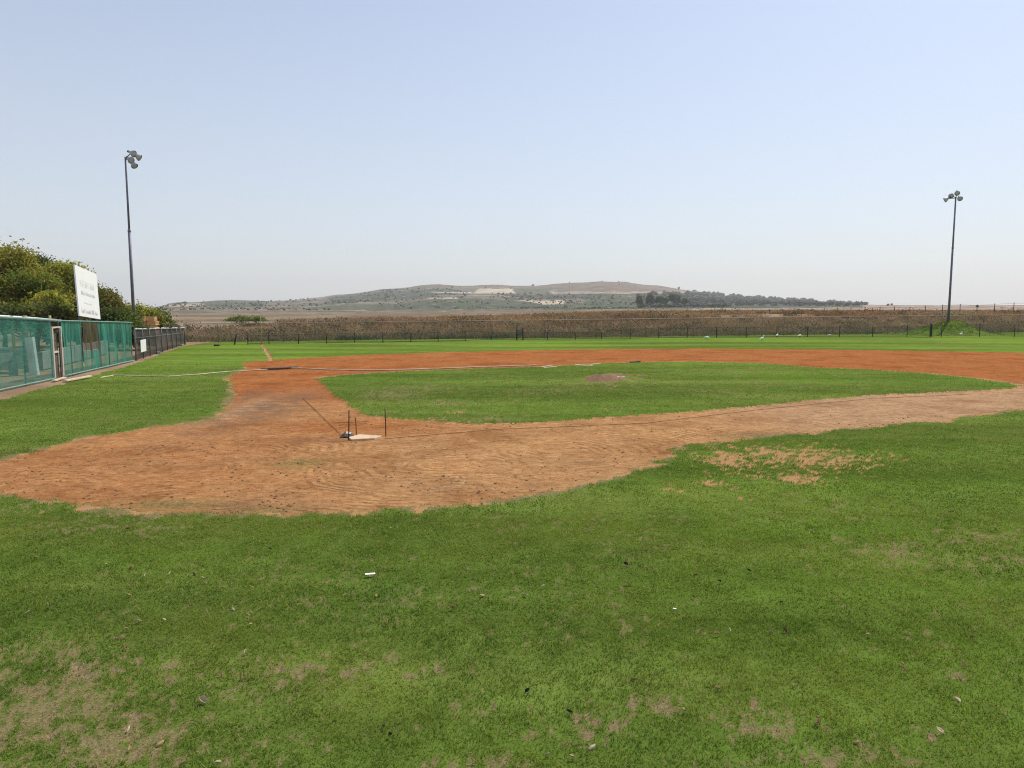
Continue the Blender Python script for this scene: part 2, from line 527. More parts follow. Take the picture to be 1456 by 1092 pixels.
# worn turf: (px, py, half width px, half height px, bareness, dryness)
WORN = [(1035, 654, 34, 17, 1.0, .6), (1015, 687, 20, 5, 1., .4), (955, 693, 14, 6, .85, .4), (1130, 650, 70, 17, .88, .6), (1195, 648, 60, 12, .75, .6), (1135, 681, 40, 7, .85, .4), (1090, 640, 50, 8, .75, .4),
        (1062, 709, 14, 3, .55, .5), (40, 1010, 110, 80, .42, 1.0), (60, 930, 80, 34, .36, .8), (120, 985, 60, 34, .46, .9), (175, 1050, 70, 45, .42, .9), (420, 955, 30, 14, .35, .7), (335, 985, 30, 14, .3, .6),
        (240, 945, 30, 10, .3, .6), (690, 1085, 80, 14, .62, 1.), (820, 1040, 70, 20, .38, .8), (950, 1000, 45, 18, .42, .8), (1080, 1030, 65, 28, .46, .95), (1180, 1080, 100, 26, .56, 1.), (1300, 1040, 40, 14, .3, .6),
        (515, 955, 25, 12, .3, .6), (620, 955, 35, 10, .3, .6), (1410, 765, 60, 12, .3, .75), (1265, 785, 40, 12, .22, .7), (1440, 795, 40, 8, .25, .6), (590, 845, 60, 12, .05, .35), (170, 752, 150, 16, .05, .55),
        (220, 728, 90, 7, .15, .8), (50, 720, 80, 12, .1, .6), (900, 890, 50, 20, .05, .35), (790, 740, 120, 20, .0, .15), (60, 840, 80, 30, .0, .25), (1020, 905, 30, 8, .2, .4), (680, 1010, 60, 18, .2, .5), (1330, 965, 50, 10, .15, .5), (1240, 930, 50, 8, .1, .4)]
INWORN = [(560, 560, 40, 10, .0, .55), (600, 552, 60, 8, .0, .45), (640, 575, 40, 5, .1, .6), (645, 586, 14, 3, .5, .5), (700, 598, 60, 4, .2, .7), (620, 597, 50, 5, .2, .7), (870, 584, 10, 2, .4, .5), (1100, 545, 130, 6, .0, .4),
          (950, 555, 120, 6, .0, .35), (760, 557, 60, 6, .0, .4), (1000, 525, 160, 5, .0, .4), (540, 592, 25, 4, .3, .6), (650, 540, 120, 6, 0, .3), (870, 546, 60, 5, .1, .5)]
def wear(x, y):
    """bare and dry amounts of the turf at a ground point"""
    n1 = fbm(x * 1.9, y * 1.9, 51, 4); n2 = fbm(x * 6.5, y * 6.5, 61, 4)
    bare = np.zeros_like(x); dry = np.zeros_like(x)
    for px, py, sx, sy, b, d in WORN + INWORN:
        c = ground(px, py)
        k = c.y / FPX
        ex = sx * k; ey = sy * c.y * c.y / (FPX * CAM_H)
        e = np.exp(-(((x - c.x) / ex) ** 2 + ((y - c.y) / ey) ** 2) * .7)
        bare = np.maximum(bare, b * e); dry = np.maximum(dry, d * e)
    n4 = fbm(x * 24, y * 15, 68, 2)
    n3 = fbm(x * 12, y * 12, 67, 3)
    bare = sstep(.40, .60, bare * np.where(y < 8.5, .58, .78) + (n1 - .5) * .45 + (n2 - .5) * .9 + (n3 - .5) * .8 + (n4 - .5) * .9 + np.where(bare < .06, -.5, 0))
    big = fbm(x * .45, y * .45, 69, 3)
    dry = sstep(.36, .82, dry * .80 + (n2 - .5) * .55 + (n3 - .5) * .7 + (n4 - .5) * 1.5 + (n1 - .5) * .35 + (big - .52) * .6 + .03)
    return bare, dry

def edge_near(x, y, pts, wd):
    dmin = np.full(x.shape, 1e9)
    for (x0, y0), (x1, y1) in zip(pts[:-1], pts[1:]):
        dx, dy = x1 - x0, y1 - y0
        t = np.clip(((x - x0) * dx + (y - y0) * dy) / (dx * dx + dy * dy + 1e-9), 0, 1)
        dmin = np.minimum(dmin, np.hypot(x - x0 - t * dx, y - y0 - t * dy))
    return np.exp(-(dmin / wd) ** 2)
# the land is one surveyed sheet; each stretch of ground is cut from it
tin = np.linspace(-.80, .80, 801)
tl = -.80 - np.geomspace(.004, .9, 45); tr = .80 + np.geomspace(.004, .9, 45)
T = np.concatenate([tl[::-1], tin, tr])
Yr = np.exp(np.arange(math.log(1.6), math.log(4200), .0072))
TT, YY = np.meshgrid(T, Yr)
GX = TT * YY; GY = YY
nr, nc = GX.shape
PXg = 728 + FPX * TT
GZ = terrain(GX, GY)
nearm = GY < 110
wx = GX + (fbm(GX * 1.3, GY * 1.3, 71, 3) - .5) * .30 + (fbm(GX * 9, GY * 9, 81, 2) - .5) * .24
wy = GY + (fbm(GX * 1.3, GY * 1.3, 91, 3) - .5) * .30 + (fbm(GX * 9, GY * 9, 101, 2) - .5) * .24
LAWN, DIRT, INGR, PMND, GMND, YARD, BANK, PLAIN, HILL = range(9)
reg = np.full(GX.shape, LAWN)
sfar = s_far(GX, GY)
lawn_left = [(-500, -100)] + [(-500, 400)] + [(LAWN_L[-1][0] - 6, 400)] + LAWN_L[::-1]
reg[inpoly(wx, wy, lawn_left) & nearm] = YARD
reg[(sfar + (fbm(GX * .4, GY * .4, 111, 3) - .5) * 2.0 > 2.6) & (GY > 40)] = BANK
di = inpoly(wx, wy, DIRT_OUT); gi = inpoly(wx, wy, GRASS_IN)
reg[di & nearm & (reg == LAWN)] = DIRT
reg[inpoly(GX + (wx - GX) * .4, GY, FOUL) & nearm] = DIRT
reg[gi & nearm] = INGR
reg[inpoly(wx, wy, PM_POLY) & nearm] = PMND
rg = np.sqrt(((GX - GM.x) / 5.4) ** 2 + ((GY - GM.y) / 4.9) ** 2)
reg[(rg < 1) & nearm] = GMND
reg[(reg == BANK) & (sfar > 26)] = PLAIN
reg[(GY > 470) & (PXg < 1000 + fbm(GX * .01, GY * .01, 5, 3) * 60)] = HILL
reg[GY > 1000] = HILL
dirtm = (reg == DIRT) | (reg == PMND)
GZ = GZ - .022 * dirtm + dirtm * ((fbm(GX * 5, GY * 5, 121, 4) - .5) * .016 + (fbm(GX * 22, GY * 22, 131, 2) - .5) * .010)
GZ = GZ + (reg == PMND) * (fbm(GX * 7, GY * 7, 133, 3) - .4) * .10
bare, dry = np.zeros_like(GX), np.zeros_like(GX)
nm = GY < 60
bare[nm], dry[nm] = wear(GX[nm], GY[nm])
em = (GY < 34) & (reg == LAWN) & (GX > -14)
eg = np.zeros_like(GX); eg[em] = edge_near(GX[em], GY[em], DIRT_OUT, .34)
bare = np.maximum(bare, sstep(.50, .62, eg * .52 + (fbm(GX * 4, GY * 4, 65, 3) - .5) * 1.1))
dry = np.maximum(dry, sstep(.35, .75, eg * .7 + (fbm(GX * 3, GY * 3, 66, 3) - .5) * 1.2))
GZ = GZ - .012 * bare
lush = np.zeros_like(GX)
lush = sstep(18, 45, GY) * .55 + (fbm(GX * .25, GY * .12, 141, 3) - .5) * 1.0
lush = np.clip(lush, 0, 1)
tone = np.clip(sstep(17.5, 24, GY + (GX + 3) * -.25 * (GX > 0)) + (fbm(GX * .5, GY * .5, 151, 3) - .5) * .5, 0, 1)
hp = ground(520, 623)
hb = np.exp(-(((GX - hp.x + .8) / 2.6) ** 2 + ((GY - hp.y - 1.6) / 1.5) ** 2))
tone = np.clip(np.maximum(tone, hb * .8), 0, 1)
tone = np.clip(np.maximum(tone, .42 * (1 - sstep(-6.0, -1.0, GX)) * (.45 + .9 * fbm(GX * .6, GY * .6, 153, 3))), 0, 1)
pal = sstep(3.5, 9, GX) * (1 - sstep(23, 28, GY)) * .8
pb = ground(338, 583)
pal = np.maximum(pal, np.exp(-(((GX - pb.x) / .5) ** 2 + ((GY - pb.y) / 3.0) ** 2)) * .7)
# pale worn rim along the far edge of the infield grass
rim = np.zeros_like(GX); rim[nm] = edge_near(GX[nm], GY[nm], GRASS_IN[19:], .35)
pal = np.clip(np.maximum(pal, rim * .9), 0, 1)
fl_ = inpoly(GX + (wx - GX) * .4, GY, FOUL) & nearm
pal = np.where(fl_, .95, pal)
dc = ground(395, 575)
damp = np.exp(-(((GX - dc.x) / 1.0) ** 2 + ((GY - dc.y) / 4.0) ** 2)) * .75
dc2 = ground(352, 562)
damp = np.maximum(damp, np.exp(-(((GX - dc2.x) / .55) ** 2 + ((GY - dc2.y) / 2.0) ** 2)) * .7)
for px, py, sx, sy, a in [(455, 625, 45, 4, .5), (560, 628, 40, 3, .25), (330, 716, 120, 9, .35), (640, 690, 120, 8, .25), (820, 655, 60, 6, .25), (1110, 616, 50, 3.5, .6), (300, 655, 60, 6, .3)]:
    c = ground(px, py)
    damp = np.maximum(damp, a * np.exp(-(((GX - c.x) / (sx * c.y / FPX)) ** 2 + ((GY - c.y) / (sy * c.y ** 2 / FPX / CAM_H)) ** 2)))
damp = np.clip(damp * (fbm(GX * 3, GY * 5, 161, 4) * 3.2 - .75), 0, 1)
damp = np.where(reg == PMND, np.clip(.35 + .9 * fbm(GX * 4, GY * 4, 165, 3), 0, 1), damp)
pal = np.where(reg == PMND, 1.0, pal)
wd = np.zeros_like(GX)
for px, py, sx, sy in [(425, 658, 45, 7), (240, 715, 90, 8), (380, 722, 60, 5), (1080, 619, 60, 3)]:
    c = ground(px, py)
    wd = np.maximum(wd, np.exp(-(((GX - c.x) / (sx * c.y / FPX)) ** 2 + ((GY - c.y) / (sy * c.y ** 2 / FPX / CAM_H)) ** 2)))
rake = np.zeros_like(GX); bd = np.full(GX.shape, 1e9)
for px, py in [(225, 668), (60, 690), (345, 640), (640, 660), (790, 640)]:
    c = ground(px, py)
    d = np.hypot((GX - c.x) * .8, GY - c.y)
    rake = np.where(d < bd, d, rake); bd = np.minimum(bd, d)
rake = (rake + (fbm(GX * 1.5, GY * 1.5, 171, 3) - .5) * .45 + (fbm(GX * 7, GY * 7, 173, 2) - .5) * .06) * 34
raked = (1 - sstep(17, 22, GY)) * 1.0

GZ = GZ + (reg == DIRT) * raked * .0010 * np.sin(rake) * sstep(.44, .60, fbm(GX * 1.3, GY * 1.3, 177, 4))
# parcels of land on the hill and plain, placed where they lie on the slope
PYg = np.where(GY < 2450, HOR + (CAM_H - GZ) * FPX / GY, 400)
ecol = np.zeros(GX.shape + (3,))
def setc(mask, c, a=1.0):
    ecol[mask] = ecol[mask] * (1 - a) + np.array(c) * a
n_l = fbm(GX * .01, GY * .01, 181, 4)[..., None]
ecol[:] = np.array((.20, .150, .105)) * (.85 + .3 * n_l)
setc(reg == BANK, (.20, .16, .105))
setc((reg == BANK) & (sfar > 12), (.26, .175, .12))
setc(reg == YARD, (.30, .20, .12))
setc(reg == PLAIN, (.185, .135, .085))
setc((reg == PLAIN) & (fbm(GX * .06, GY * .02, 187, 4) > .52), (.26, .20, .13), .8)
setc((reg == PLAIN) & (PXg > 980) & (GY > 300), (.34, .25, .19))
hn = fbm(GX * .02, GY * .012, 191, 4)
fm_ = GY > 470
setc((GY > 460) & (PXg < 1000), (.165, .138, .098))
setc(fm_ & (hn > .52) & (PXg < 560), (.105, .11, .065), .8)
setc(fm_ & (hn < .40) & (PXg < 560), (.27, .20, .14), .8)
hw = (fbm(GX * .03, GY * .03, 201, 3) - .5)
PXw = PXg + hw * 16; PYw = PYg + hw * 2.4
def parcel(pts, c, a=1.0): setc(fm_ & inpoly(PXw, PYw, pts), c, a)
GRN = (.070, .088, .045); DGR = (.050, .066, .040); PALE = (.50, .43, .32)
parcel([(800, 400), (960, 404), (1010, 416), (905, 415), (800, 413)], (.190, .138, .10))
parcel([(560, 411), (640, 411), (670, 415), (660, 424), (560, 426), (480, 432), (470, 424)], DGR, .75)
parcel([(560, 433), (600, 427), (640, 424), (700, 425), (735, 429), (900, 433), (905, 440), (560, 440)], GRN, .9)
parcel([(290, 428), (370, 426), (380, 436), (330, 437), (288, 434)], GRN, .8)
parcel([(450, 433), (470, 430), (560, 434), (560, 441), (440, 441)], GRN, .6)
parcel([(225, 437), (240, 433), (292, 431), (288, 434.5)], (.40, .31, .20))
parcel([(732, 411), (785, 411), (790, 418), (736, 418)], (.115, .115, .065), .9)
parcel([(720, 419), (835, 418), (850, 425), (720, 426)], DGR, .8)
parcel([(828, 417.5), (1000, 417.5), (920, 440), (828, 438)], GRN, .9)
parcel([(786, 415.3), (1000, 414.8), (1000, 417), (786, 418)], (.34, .27, .20))
parcel([(783, 412), (788, 412), (788, 418), (783, 418)], (.42, .35, .27))
parcel([(905, 418), (1010, 417), (1120, 423), (1225, 433), (1225, 437), (905, 440)], DGR, .9)
def track(pts, wpx, c):
    d = np.full(GX.shape, 1e9)
    for (x0, y0), (x1, y1) in zip(pts[:-1], pts[1:]):
        dx, dy = (x1 - x0) * .25, y1 - y0
        t = np.clip(((PXg - x0) * .25 * dx + (PYg - y0) * dy) / (dx * dx + dy * dy), 0, 1)
        d = np.minimum(d, np.hypot((PXg - x0) * .25 - t * dx, PYg - y0 - t * dy))
    setc(fm_ & (d < wpx), c, .7)
track([(430, 437.5), (470, 434), (505, 430.5), (560, 429.5)], .55, (.33, .27, .19))
track([(230, 441), (300, 439), (400, 440), (520, 441.5)], .6, (.32, .25, .18))
track([(620, 421), (700, 420), (735, 423), (760, 427)], .45, (.34, .28, .20))
track([(560, 414), (640, 409), (720, 409.5), (800, 407)], .4, (.27, .22, .16))
track([(905, 407), (960, 413), (1000, 418)], .5, (.29, .23, .17))
spk = fbm(GX * .09, GY * .035, 195, 4)
ecol[fm_] = ecol[fm_] * (.62 + .76 * spk[fm_])[:, None]
sp2 = vnoise(GX * .16, GY * .06, 197)
setc(fm_ & (sp2 > .90) & (PXg < 900), (.40, .35, .28), .7)
setc(fm_ & (sp2 < .13) & (PXg < 1000), (.055, .068, .042), .85)
# these four are sharp edged worked plots
def plot(pts, c): setc(fm_ & inpoly(PXg + hw * 9, PYg + hw * 1.3, pts), c)
plot([(680, 411), (729, 410.4), (733, 417.4), (674, 417.6)], PALE)
plot([(605, 415.4), (672, 415), (672, 417.6), (632, 417)], (.50, .42, .31))
plot([(735, 426.8), (770, 427.4), (805, 426.4), (799, 432), (772, 433.2), (758, 430)], (.52, .42, .30))
plot([(608, 423.6), (648, 422.4), (650, 424.8), (608, 425.6)], (.42, .32, .24))
ecol[fm_] = ecol[fm_] * (.80 + .4 * vnoise(GX * .05, GY * .03, 199)[fm_])[:, None]

def cut(name, r, mat, attrs):
    cm = reg[:-1, :-1] if not isinstance(r, tuple) else reg[:-1, :-1]
    idx = np.arange(nr * nc).reshape(nr, nc)
    sel = np.isin(cm, r if isinstance(r, tuple) else (r,))
    q = np.stack([idx[:-1, :-1][sel], idx[:-1, 1:][sel], idx[1:, 1:][sel], idx[1:, :-1][sel]], 1)
    u, inv = np.unique(q, return_inverse=True)
    V = np.stack([GX.ravel()[u], GY.ravel()[u], GZ.ravel()[u]], 1)
    at_ = {k: (a.reshape(-1, a.shape[-1])[u] if a.ndim == 3 else a.ravel()[u]) for k, a in attrs.items()}
    o = np_mesh(name, V, inv.reshape(-1, 4), mat, None, at_, True)
    tag(o, kind='structure')
    return o
red = sstep(8.2, 9.2, GY)
TA = dict(red=red, bare=bare, dry=dry, lush=lush)
DA = dict(tone=tone, pale=pal, damp=damp, weed=wd, rake=rake, raked=raked)
cut('lawn', LAWN, M_LAWN, TA)
cut('infield_grass', INGR, M_LAWN, TA)
cut('grass_mound', GMND, M_LAWN, TA)
cut('infield_dirt', DIRT, M_DIRT, DA)
cut('pitchers_mound', PMND, M_DIRT, DA)
cut('side_yard', YARD, M_EARTH, dict(col=ecol))
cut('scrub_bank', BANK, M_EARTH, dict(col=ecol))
cut('plain', PLAIN, M_EARTH, dict(col=ecol))
cut('hill', HILL, earth_material('hillside', 1.5), dict(col=ecol))

def region_at(x, y):
    """which stretch of ground lies at each point (nearest grid cell)"""
    t = x / y
    j = np.searchsorted(T, t) - 1; i = np.searchsorted(Yr, y) - 1
    j = np.clip(j, 0, nc - 2); i = np.clip(i, 0, nr - 2)
    return reg[i, j], GZ[i, j], bare[i, j], dry[i, j], lush[i, j], sfar[i, j]

# ---------------------------------------------------------------- grass blades, weeds, clods (uncountable)
def blades(y0, y1, dens, wid, hgt, seed):
    g = np.random.default_rng(seed)
    tm = 1.12 if y0 < 15 else .95
    n = int(dens * tm * (y1 * y1 - y0 * y0))
    y = np.sqrt(g.uniform(y0 * y0, y1 * y1, n)); x = g.uniform(-tm, tm, n) * y
    rg_, z, b, d, lu, _ = region_at(x, y)
    clump = fbm(x * 6, y * 6, 211, 2)
    pr = np.where((rg_ == LAWN) | (rg_ == INGR), 1 - .95 * b, 0) * (1 - .42 * d) * (.62 + .6 * clump)
    k = g.uniform(0, 1, n) < pr
    x, y, z, b, d, lu, clump = (a[k] for a in (x, y, z, b, d, lu, clump))
    n = len(x)
    az = g.uniform(0, 2 * math.pi, n)
    h = hgt * g.uniform(.5, 1.3, n) * (.6 + .8 * clump) * (1 - .45 * d)
    wdt = wid * g.uniform(.6, 1.3, n)
    lean = g.uniform(.2, 1.7, n) * h
    la = g.uniform(0, 2 * math.pi, n)
    bx, by = np.cos(az) * wdt / 2, np.sin(az) * wdt / 2
    lx, ly = np.cos(la) * lean, np.sin(la) * lean
    V = np.empty((n, 5, 3))
    z = z - .006
    V[:, 0] = np.stack([x - bx, y - by, z], 1); V[:, 1] = np.stack([x + bx, y + by, z], 1)
    V[:, 2] = np.stack([x + bx * .8 + lx * .35, y + by * .8 + ly * .35, z + h * .6], 1)
    V[:, 3] = np.stack([x - bx * .8 + lx * .35, y - by * .8 + ly * .35, z + h * .6], 1)
    V[:, 4] = np.stack([x + lx, y + ly, z + h], 1)
    base = (np.arange(n) * 5)[:, None]
    F = np.concatenate([base + np.array([0, 1, 2]), base + np.array([0, 2, 3]), base + np.array([3, 2, 4])])
    big = fbm(x * .8, y * .8, 221, 3); u = g.uniform(0, 1, n)
    c = np.array((.160, .226, .038)) + (u[:, None] - .5) * np.array((.11, .13, .02)) + (fbm(x * 17, y * 17, 227, 2)[:, None] - .5) * np.array((.09, .11, .016)) + (big[:, None] - .5) * np.array((.20, .15, .03)) + sstep(6.2, 8.5, y)[:, None] * (1 - sstep(11, 16, y))[:, None] * (.4 + .8 * fbm(x * .3, y * .3, 223, 3)[:, None]) * np.array((.030, .030, .002)) + (fbm(x * 2.6, y * 2.6, 225, 3)[:, None] - .5) * np.array((.07, .08, .015))
    c = c + lu[:, None] * np.array((.01, .035, 0))
    yel = (g.uniform(0, 1, n) > .93)[:, None]
    c = np.where(yel, np.array((.33, .33, .10)), c)
    dm = (g.uniform(0, 1, n) < np.clip(d * .86 + .05, 0, .86))[:, None]
    c = np.where(dm, np.array((.43, .345, .18)) * g.uniform(.4, 1.2, n)[:, None], c)
    c = np.clip(c, (.014, .022, .004), .6)
    return V.reshape(-1, 3), F, np.repeat(c, 5, 0)
VV, FF, CC = [], [], []
off = 0
for a in [(2.6, 6.2, 6500, .0055, .030, 1), (6.2, 9.5, 3600, .0075, .029, 2), (9.5, 15, 1500, .0115, .028, 3), (15, 24, 620, .0135, .026, 4), (24, 36, 230, .019, .026, 5)]:
    V, F, C = blades(*a)
    VV.append(V); FF.append(F + off); CC.append(C); off += len(V)
o = np_mesh('grass', np.concatenate(VV), np.concatenate(FF), M_BLADE, None, dict(col=np.concatenate(CC)))
tag(o, 'short green turf grass covering the ball field in front', 'grass', kind='stuff')

def tufts(name, label, cat, pts, cols, hmin, hmax, wid, per, spread, seed, mat=M_WEED):
    g = np.random.default_rng(seed)
    n = len(pts) * per
    P = np.repeat(pts, per, 0) + np.concatenate([g.normal(0, spread, (n, 2)), np.zeros((n, 1))], 1)
    P[:, 2] = terrain(P[:, 0], P[:, 1]) - .03
    h = np.repeat(g.uniform(hmin, hmax, len(pts)), per) * g.uniform(.5, 1.1, n)
    az = g.uniform(0, math.pi, n); la = g.uniform(0, 2 * math.pi, n); le = g.uniform(.1, 1.9, n) * h
    wv = wid * g.uniform(.5, 1.5, n)
    b = np.stack([np.cos(az) * wv / 2, np.sin(az) * wv / 2, np.zeros(n)], 1)
    t = np.stack([np.cos(la) * le, np.sin(la) * le, h], 1)
    V = np.stack([P - b * .5, P + b * .5, P + t * .6 + b, P + t, P + t * .6 - b], 1)
    base = (np.arange(n) * 5)[:, None]
    F = np.concatenate([base + np.array([0, 1, 2]), base + np.array([0, 2, 4]), base + np.array([4, 2, 3])])
    c = np.repeat(cols, per, 0) * g.uniform(.55, 1.35, n)[:, None]
    o = np_mesh(name, V.reshape(-1, 3), F, mat, None, dict(col=np.repeat(np.clip(c, .01, .7), 5, 0)))
    return tag(o, label, cat, kind='stuff')
def bank_points(n, s0, s1, p0, p1, seed, thr=.0, sc=.25):
    g = np.random.default_rng(seed)
    px = g.uniform(p0, p1, n); s = g.uniform(s0, s1, n); t = (px - 728) / FPX
    # s = (tY - FA.x) nx + (Y - FA.y) ny
    Y = (s + FA.x * fnor.x + FA.y * fnor.y) / (t * fnor.x + fnor.y)
    X = t * Y
    k = fbm(X * sc, Y * sc, 231, 3) > thr
    k &= ~(np.sqrt(((X - GM.x) / 6) ** 2 + ((Y - GM.y) / 5.5) ** 2) < 1)
    return np.stack([X, Y, np.zeros_like(X)], 1)[k], s[k], px[k]
pt, s, ppx = bank_points(6500, 2.0, 13, 262, 1560, 41)
pn = fbm(pt[:, 0] * .22, pt[:, 1] * .5, 241, 4)[:, None]
cl = np.array((.30, .215, .138)) * (.45 + 1.1 * pn)
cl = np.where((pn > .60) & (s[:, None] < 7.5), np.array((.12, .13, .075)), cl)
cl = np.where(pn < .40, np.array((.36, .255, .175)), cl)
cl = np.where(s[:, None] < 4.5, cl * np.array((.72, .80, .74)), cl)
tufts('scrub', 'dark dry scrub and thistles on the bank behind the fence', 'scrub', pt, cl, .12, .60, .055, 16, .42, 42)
pt, s, ppx = bank_points(7200, 13, 26, 290, 1560, 43, .36)
kk = (ppx - 290) / 260 > np.random.default_rng(3).uniform(0, 1, len(ppx)) - .1 + .5 * fbm(ppx * .03, s * .2, 7, 3)
pt, s, ppx = pt[kk], s[kk], ppx[kk]
pn = fbm(pt[:, 0] * .16, pt[:, 1] * .3, 251, 4)[:, None]
cl = np.array((.38, .215, .135)) * (.6 + .8 * pn)
cl = np.where(pn > .6, np.array((.40, .29, .18)), cl)
tufts('dry_weeds', 'reddish brown dry weeds along the top of the bank', 'weeds', pt, cl, .12, .55, .055, 16, .42, 44)
pt, s, ppx = bank_points(5200, 24, 75, 400, 1560, 45, .40, .08)
tufts('dry_weeds', 'thin tan dry weeds on the plain beyond the bank', 'weeds', pt, np.full((len(pt), 3), (.32, .21, .145)), .3, .7, .10, 10, .4, 46)

pt, s, ppx = bank_points(800, 2.2, 25, 262, 1560, 47, .40, .12)
E_, g = [], np.random.default_rng(48)
pt[:, 2] = terrain(pt[:, 0], pt[:, 1])
bush = [leafy for leafy in zip(pt, s)]
P_ = np.repeat(pt, 90, 0); nb = len(P_)
rad = np.repeat(.28 + .85 * g.uniform(0, 1, len(pt)) ** 2, 90)
dd = g.normal(0, .5, (nb, 3)); dd[:, 2] = np.abs(dd[:, 2]) * .9
P_ = P_ + dd * rad[:, None] * np.array((1.5, 1.2, .85))
a_ = g.normal(0, 1, (nb, 3)); a_ /= np.linalg.norm(a_, axis=1)[:, None]
b_ = np.cross(a_, g.normal(0, 1, (nb, 3))); b_ /= np.linalg.norm(b_, axis=1)[:, None]
a_ *= .11; b_ *= .055
kind_ = g.integers(0, 4, len(pt))
cb = np.array([(.095, .092, .050), (.24, .165, .10), (.14, .11, .065), (.32, .225, .14)])[kind_]
cb = np.repeat(cb * g.uniform(.7, 1.3, (len(pt), 1)), 90, 0) * g.uniform(.7, 1.3, (nb, 1))
tag(np_mesh('scrub', np.stack([P_ - a_, P_ - b_, P_ + a_, P_ + b_], 1).reshape(-1, 3), np.arange(nb * 4).reshape(nb, 4), M_WEED, None, dict(col=np.repeat(cb, 4, 0))),
    'mixed low bushes and brambles dotted over the bank behind the fence', 'scrub', kind='stuff')
g = np.random.default_rng(52)
yy_ = np.sqrt(g.uniform(3.2 ** 2, 14.5 ** 2, 900)); xx_ = g.uniform(-.95, .95, 900) * yy_
r_, *_q = region_at(xx_, yy_)
kk = (r_ == LAWN) & (fbm(xx_ * .5, yy_ * .5, 295, 3) > .46)
pm_ = np.stack([xx_, yy_, 0 * xx_], 1)[kk]
ck_ = np.array([(.050, .105, .018), (.16, .225, .030), (.085, .15, .022), (.22, .22, .06)])[g.integers(0, 4, len(pm_))]
tufts('grass_clumps', 'coarser clumps of weedy grass standing in the near lawn', 'grass', pm_, ck_, .025, .05, .009, 34, .055, 53, M_BLADE)
# rough grass on the mound by the lamp post
g = np.random.default_rng(49)
q_ = g.normal(0, 1, (1500, 2)) * np.array((2.4, 2.0))
pm_ = np.stack([GM.x + q_[:, 0], GM.y + q_[:, 1], 0 * q_[:, 0]], 1)
nn_ = fbm(pm_[:, 0] * .9, pm_[:, 1] * .9, 291, 3)[:, None]
tufts('mound_grass', 'rough uneven grass on the mound under the right floodlight post', 'grass', pm_, np.array((.10, .145, .018)) * (.35 + 1.3 * nn_), .05, .16, .035, 7, .16, 50, M_BLADE)

# loose clods and straw lying on the clay
g = np.random.default_rng(61)
n = 5200
y = 9.0 + 9.5 * g.uniform(0, 1, n) ** 1.5; x = g.uniform(-.75, .75, n) * y
rg_, z, *_ = region_at(x, y)
k = (rg_ == DIRT) & (fbm(x * .9, y * 1.8, 261, 3) > .46)
x, y, z = x[k], y[k], z[k]; n = len(x)
oct_ = np.array([(1, 0, 0), (0, 1, 0), (-1, 0, 0), (0, -1, 0), (0, 0, .7), (0, 0, -.6)])
r = .006 + .020 * g.uniform(0, 1, n) ** 3
V = oct_[None] * r[:, None, None] * g.uniform(.5, 1.3, (n, 6, 1)) * np.array((1.3, 1.1, .8)) + np.stack([x, y, z + .006], 1)[:, None]
F = np.concatenate([(np.arange(n) * 6)[:, None] + np.array(f) for f in [(0, 1, 4), (1, 2, 4), (2, 3, 4), (3, 0, 4), (1, 0, 5), (2, 1, 5), (3, 2, 5), (0, 3, 5)]])
c = np.array((.30, .18, .10)) * g.uniform(.3, 1.25, n)[:, None]
tag(np_mesh('soil_clods', V.reshape(-1, 3), F, simple('clod soil', (.22, .125, .068), .95, .5, 9), None), 'small brown clods scattered over the clay round home plate', 'clods', kind='stuff')

# ---------------------------------------------------------------- trees
def leaf_cloud(ells, nclump, per, clump_r, leaf, pal, g, shell=.62):
    """ells: list of (centre, radii); returns vertices, faces, colours of leaf-sized quads"""
    vol = np.array([a[1][0] * a[1][1] * a[1][2] for a in ells]) ** .67
    pick = g.choice(len(ells), nclump, p=vol / vol.sum())
    d = g.normal(0, 1, (nclump, 3)); d /= np.linalg.norm(d, axis=1)[:, None]
    d[:, 2] = np.where(d[:, 2] < -.45, -d[:, 2], d[:, 2])
    rad = (shell + (1.02 - shell) * g.uniform(0, 1, nclump) ** .6)
    cc = np.array([ells[i][0] for i in pick]); rr = np.array([ells[i][1] for i in pick])
    C = cc + d * rad[:, None] * rr
    n = nclump * per
    cr = np.repeat(clump_r * g.uniform(.55, 1.35, nclump), per)
    off_ = g.normal(0, .5, (n, 3)) * cr[:, None] * np.array((1, 1, .75))
    P = np.repeat(C, per, 0) + off_
    a = g.normal(0, 1, (n, 3)); a /= np.linalg.norm(a, axis=1)[:, None]
    b = np.cross(a, g.normal(0, 1, (n, 3))); b /= np.linalg.norm(b, axis=1)[:, None]
    sz = leaf * g.uniform(.5, 1.3, n)[:, None]
    a *= sz; b *= sz * .55
    V = np.stack([P - a, P - b, P + a, P + b], 1)
    F = np.arange(n * 4).reshape(n, 4)
    ci = np.repeat(g.integers(0, len(pal), nclump), per)
    col = np.array(pal)[ci] * 2.5 * np.repeat(g.uniform(.7, 1.35, nclump), per)[:, None] * g.uniform(.7, 1.3, n)[:, None]
    return V.reshape(-1, 3), F, np.repeat(np.clip(col, .006, .5), 4, 0)
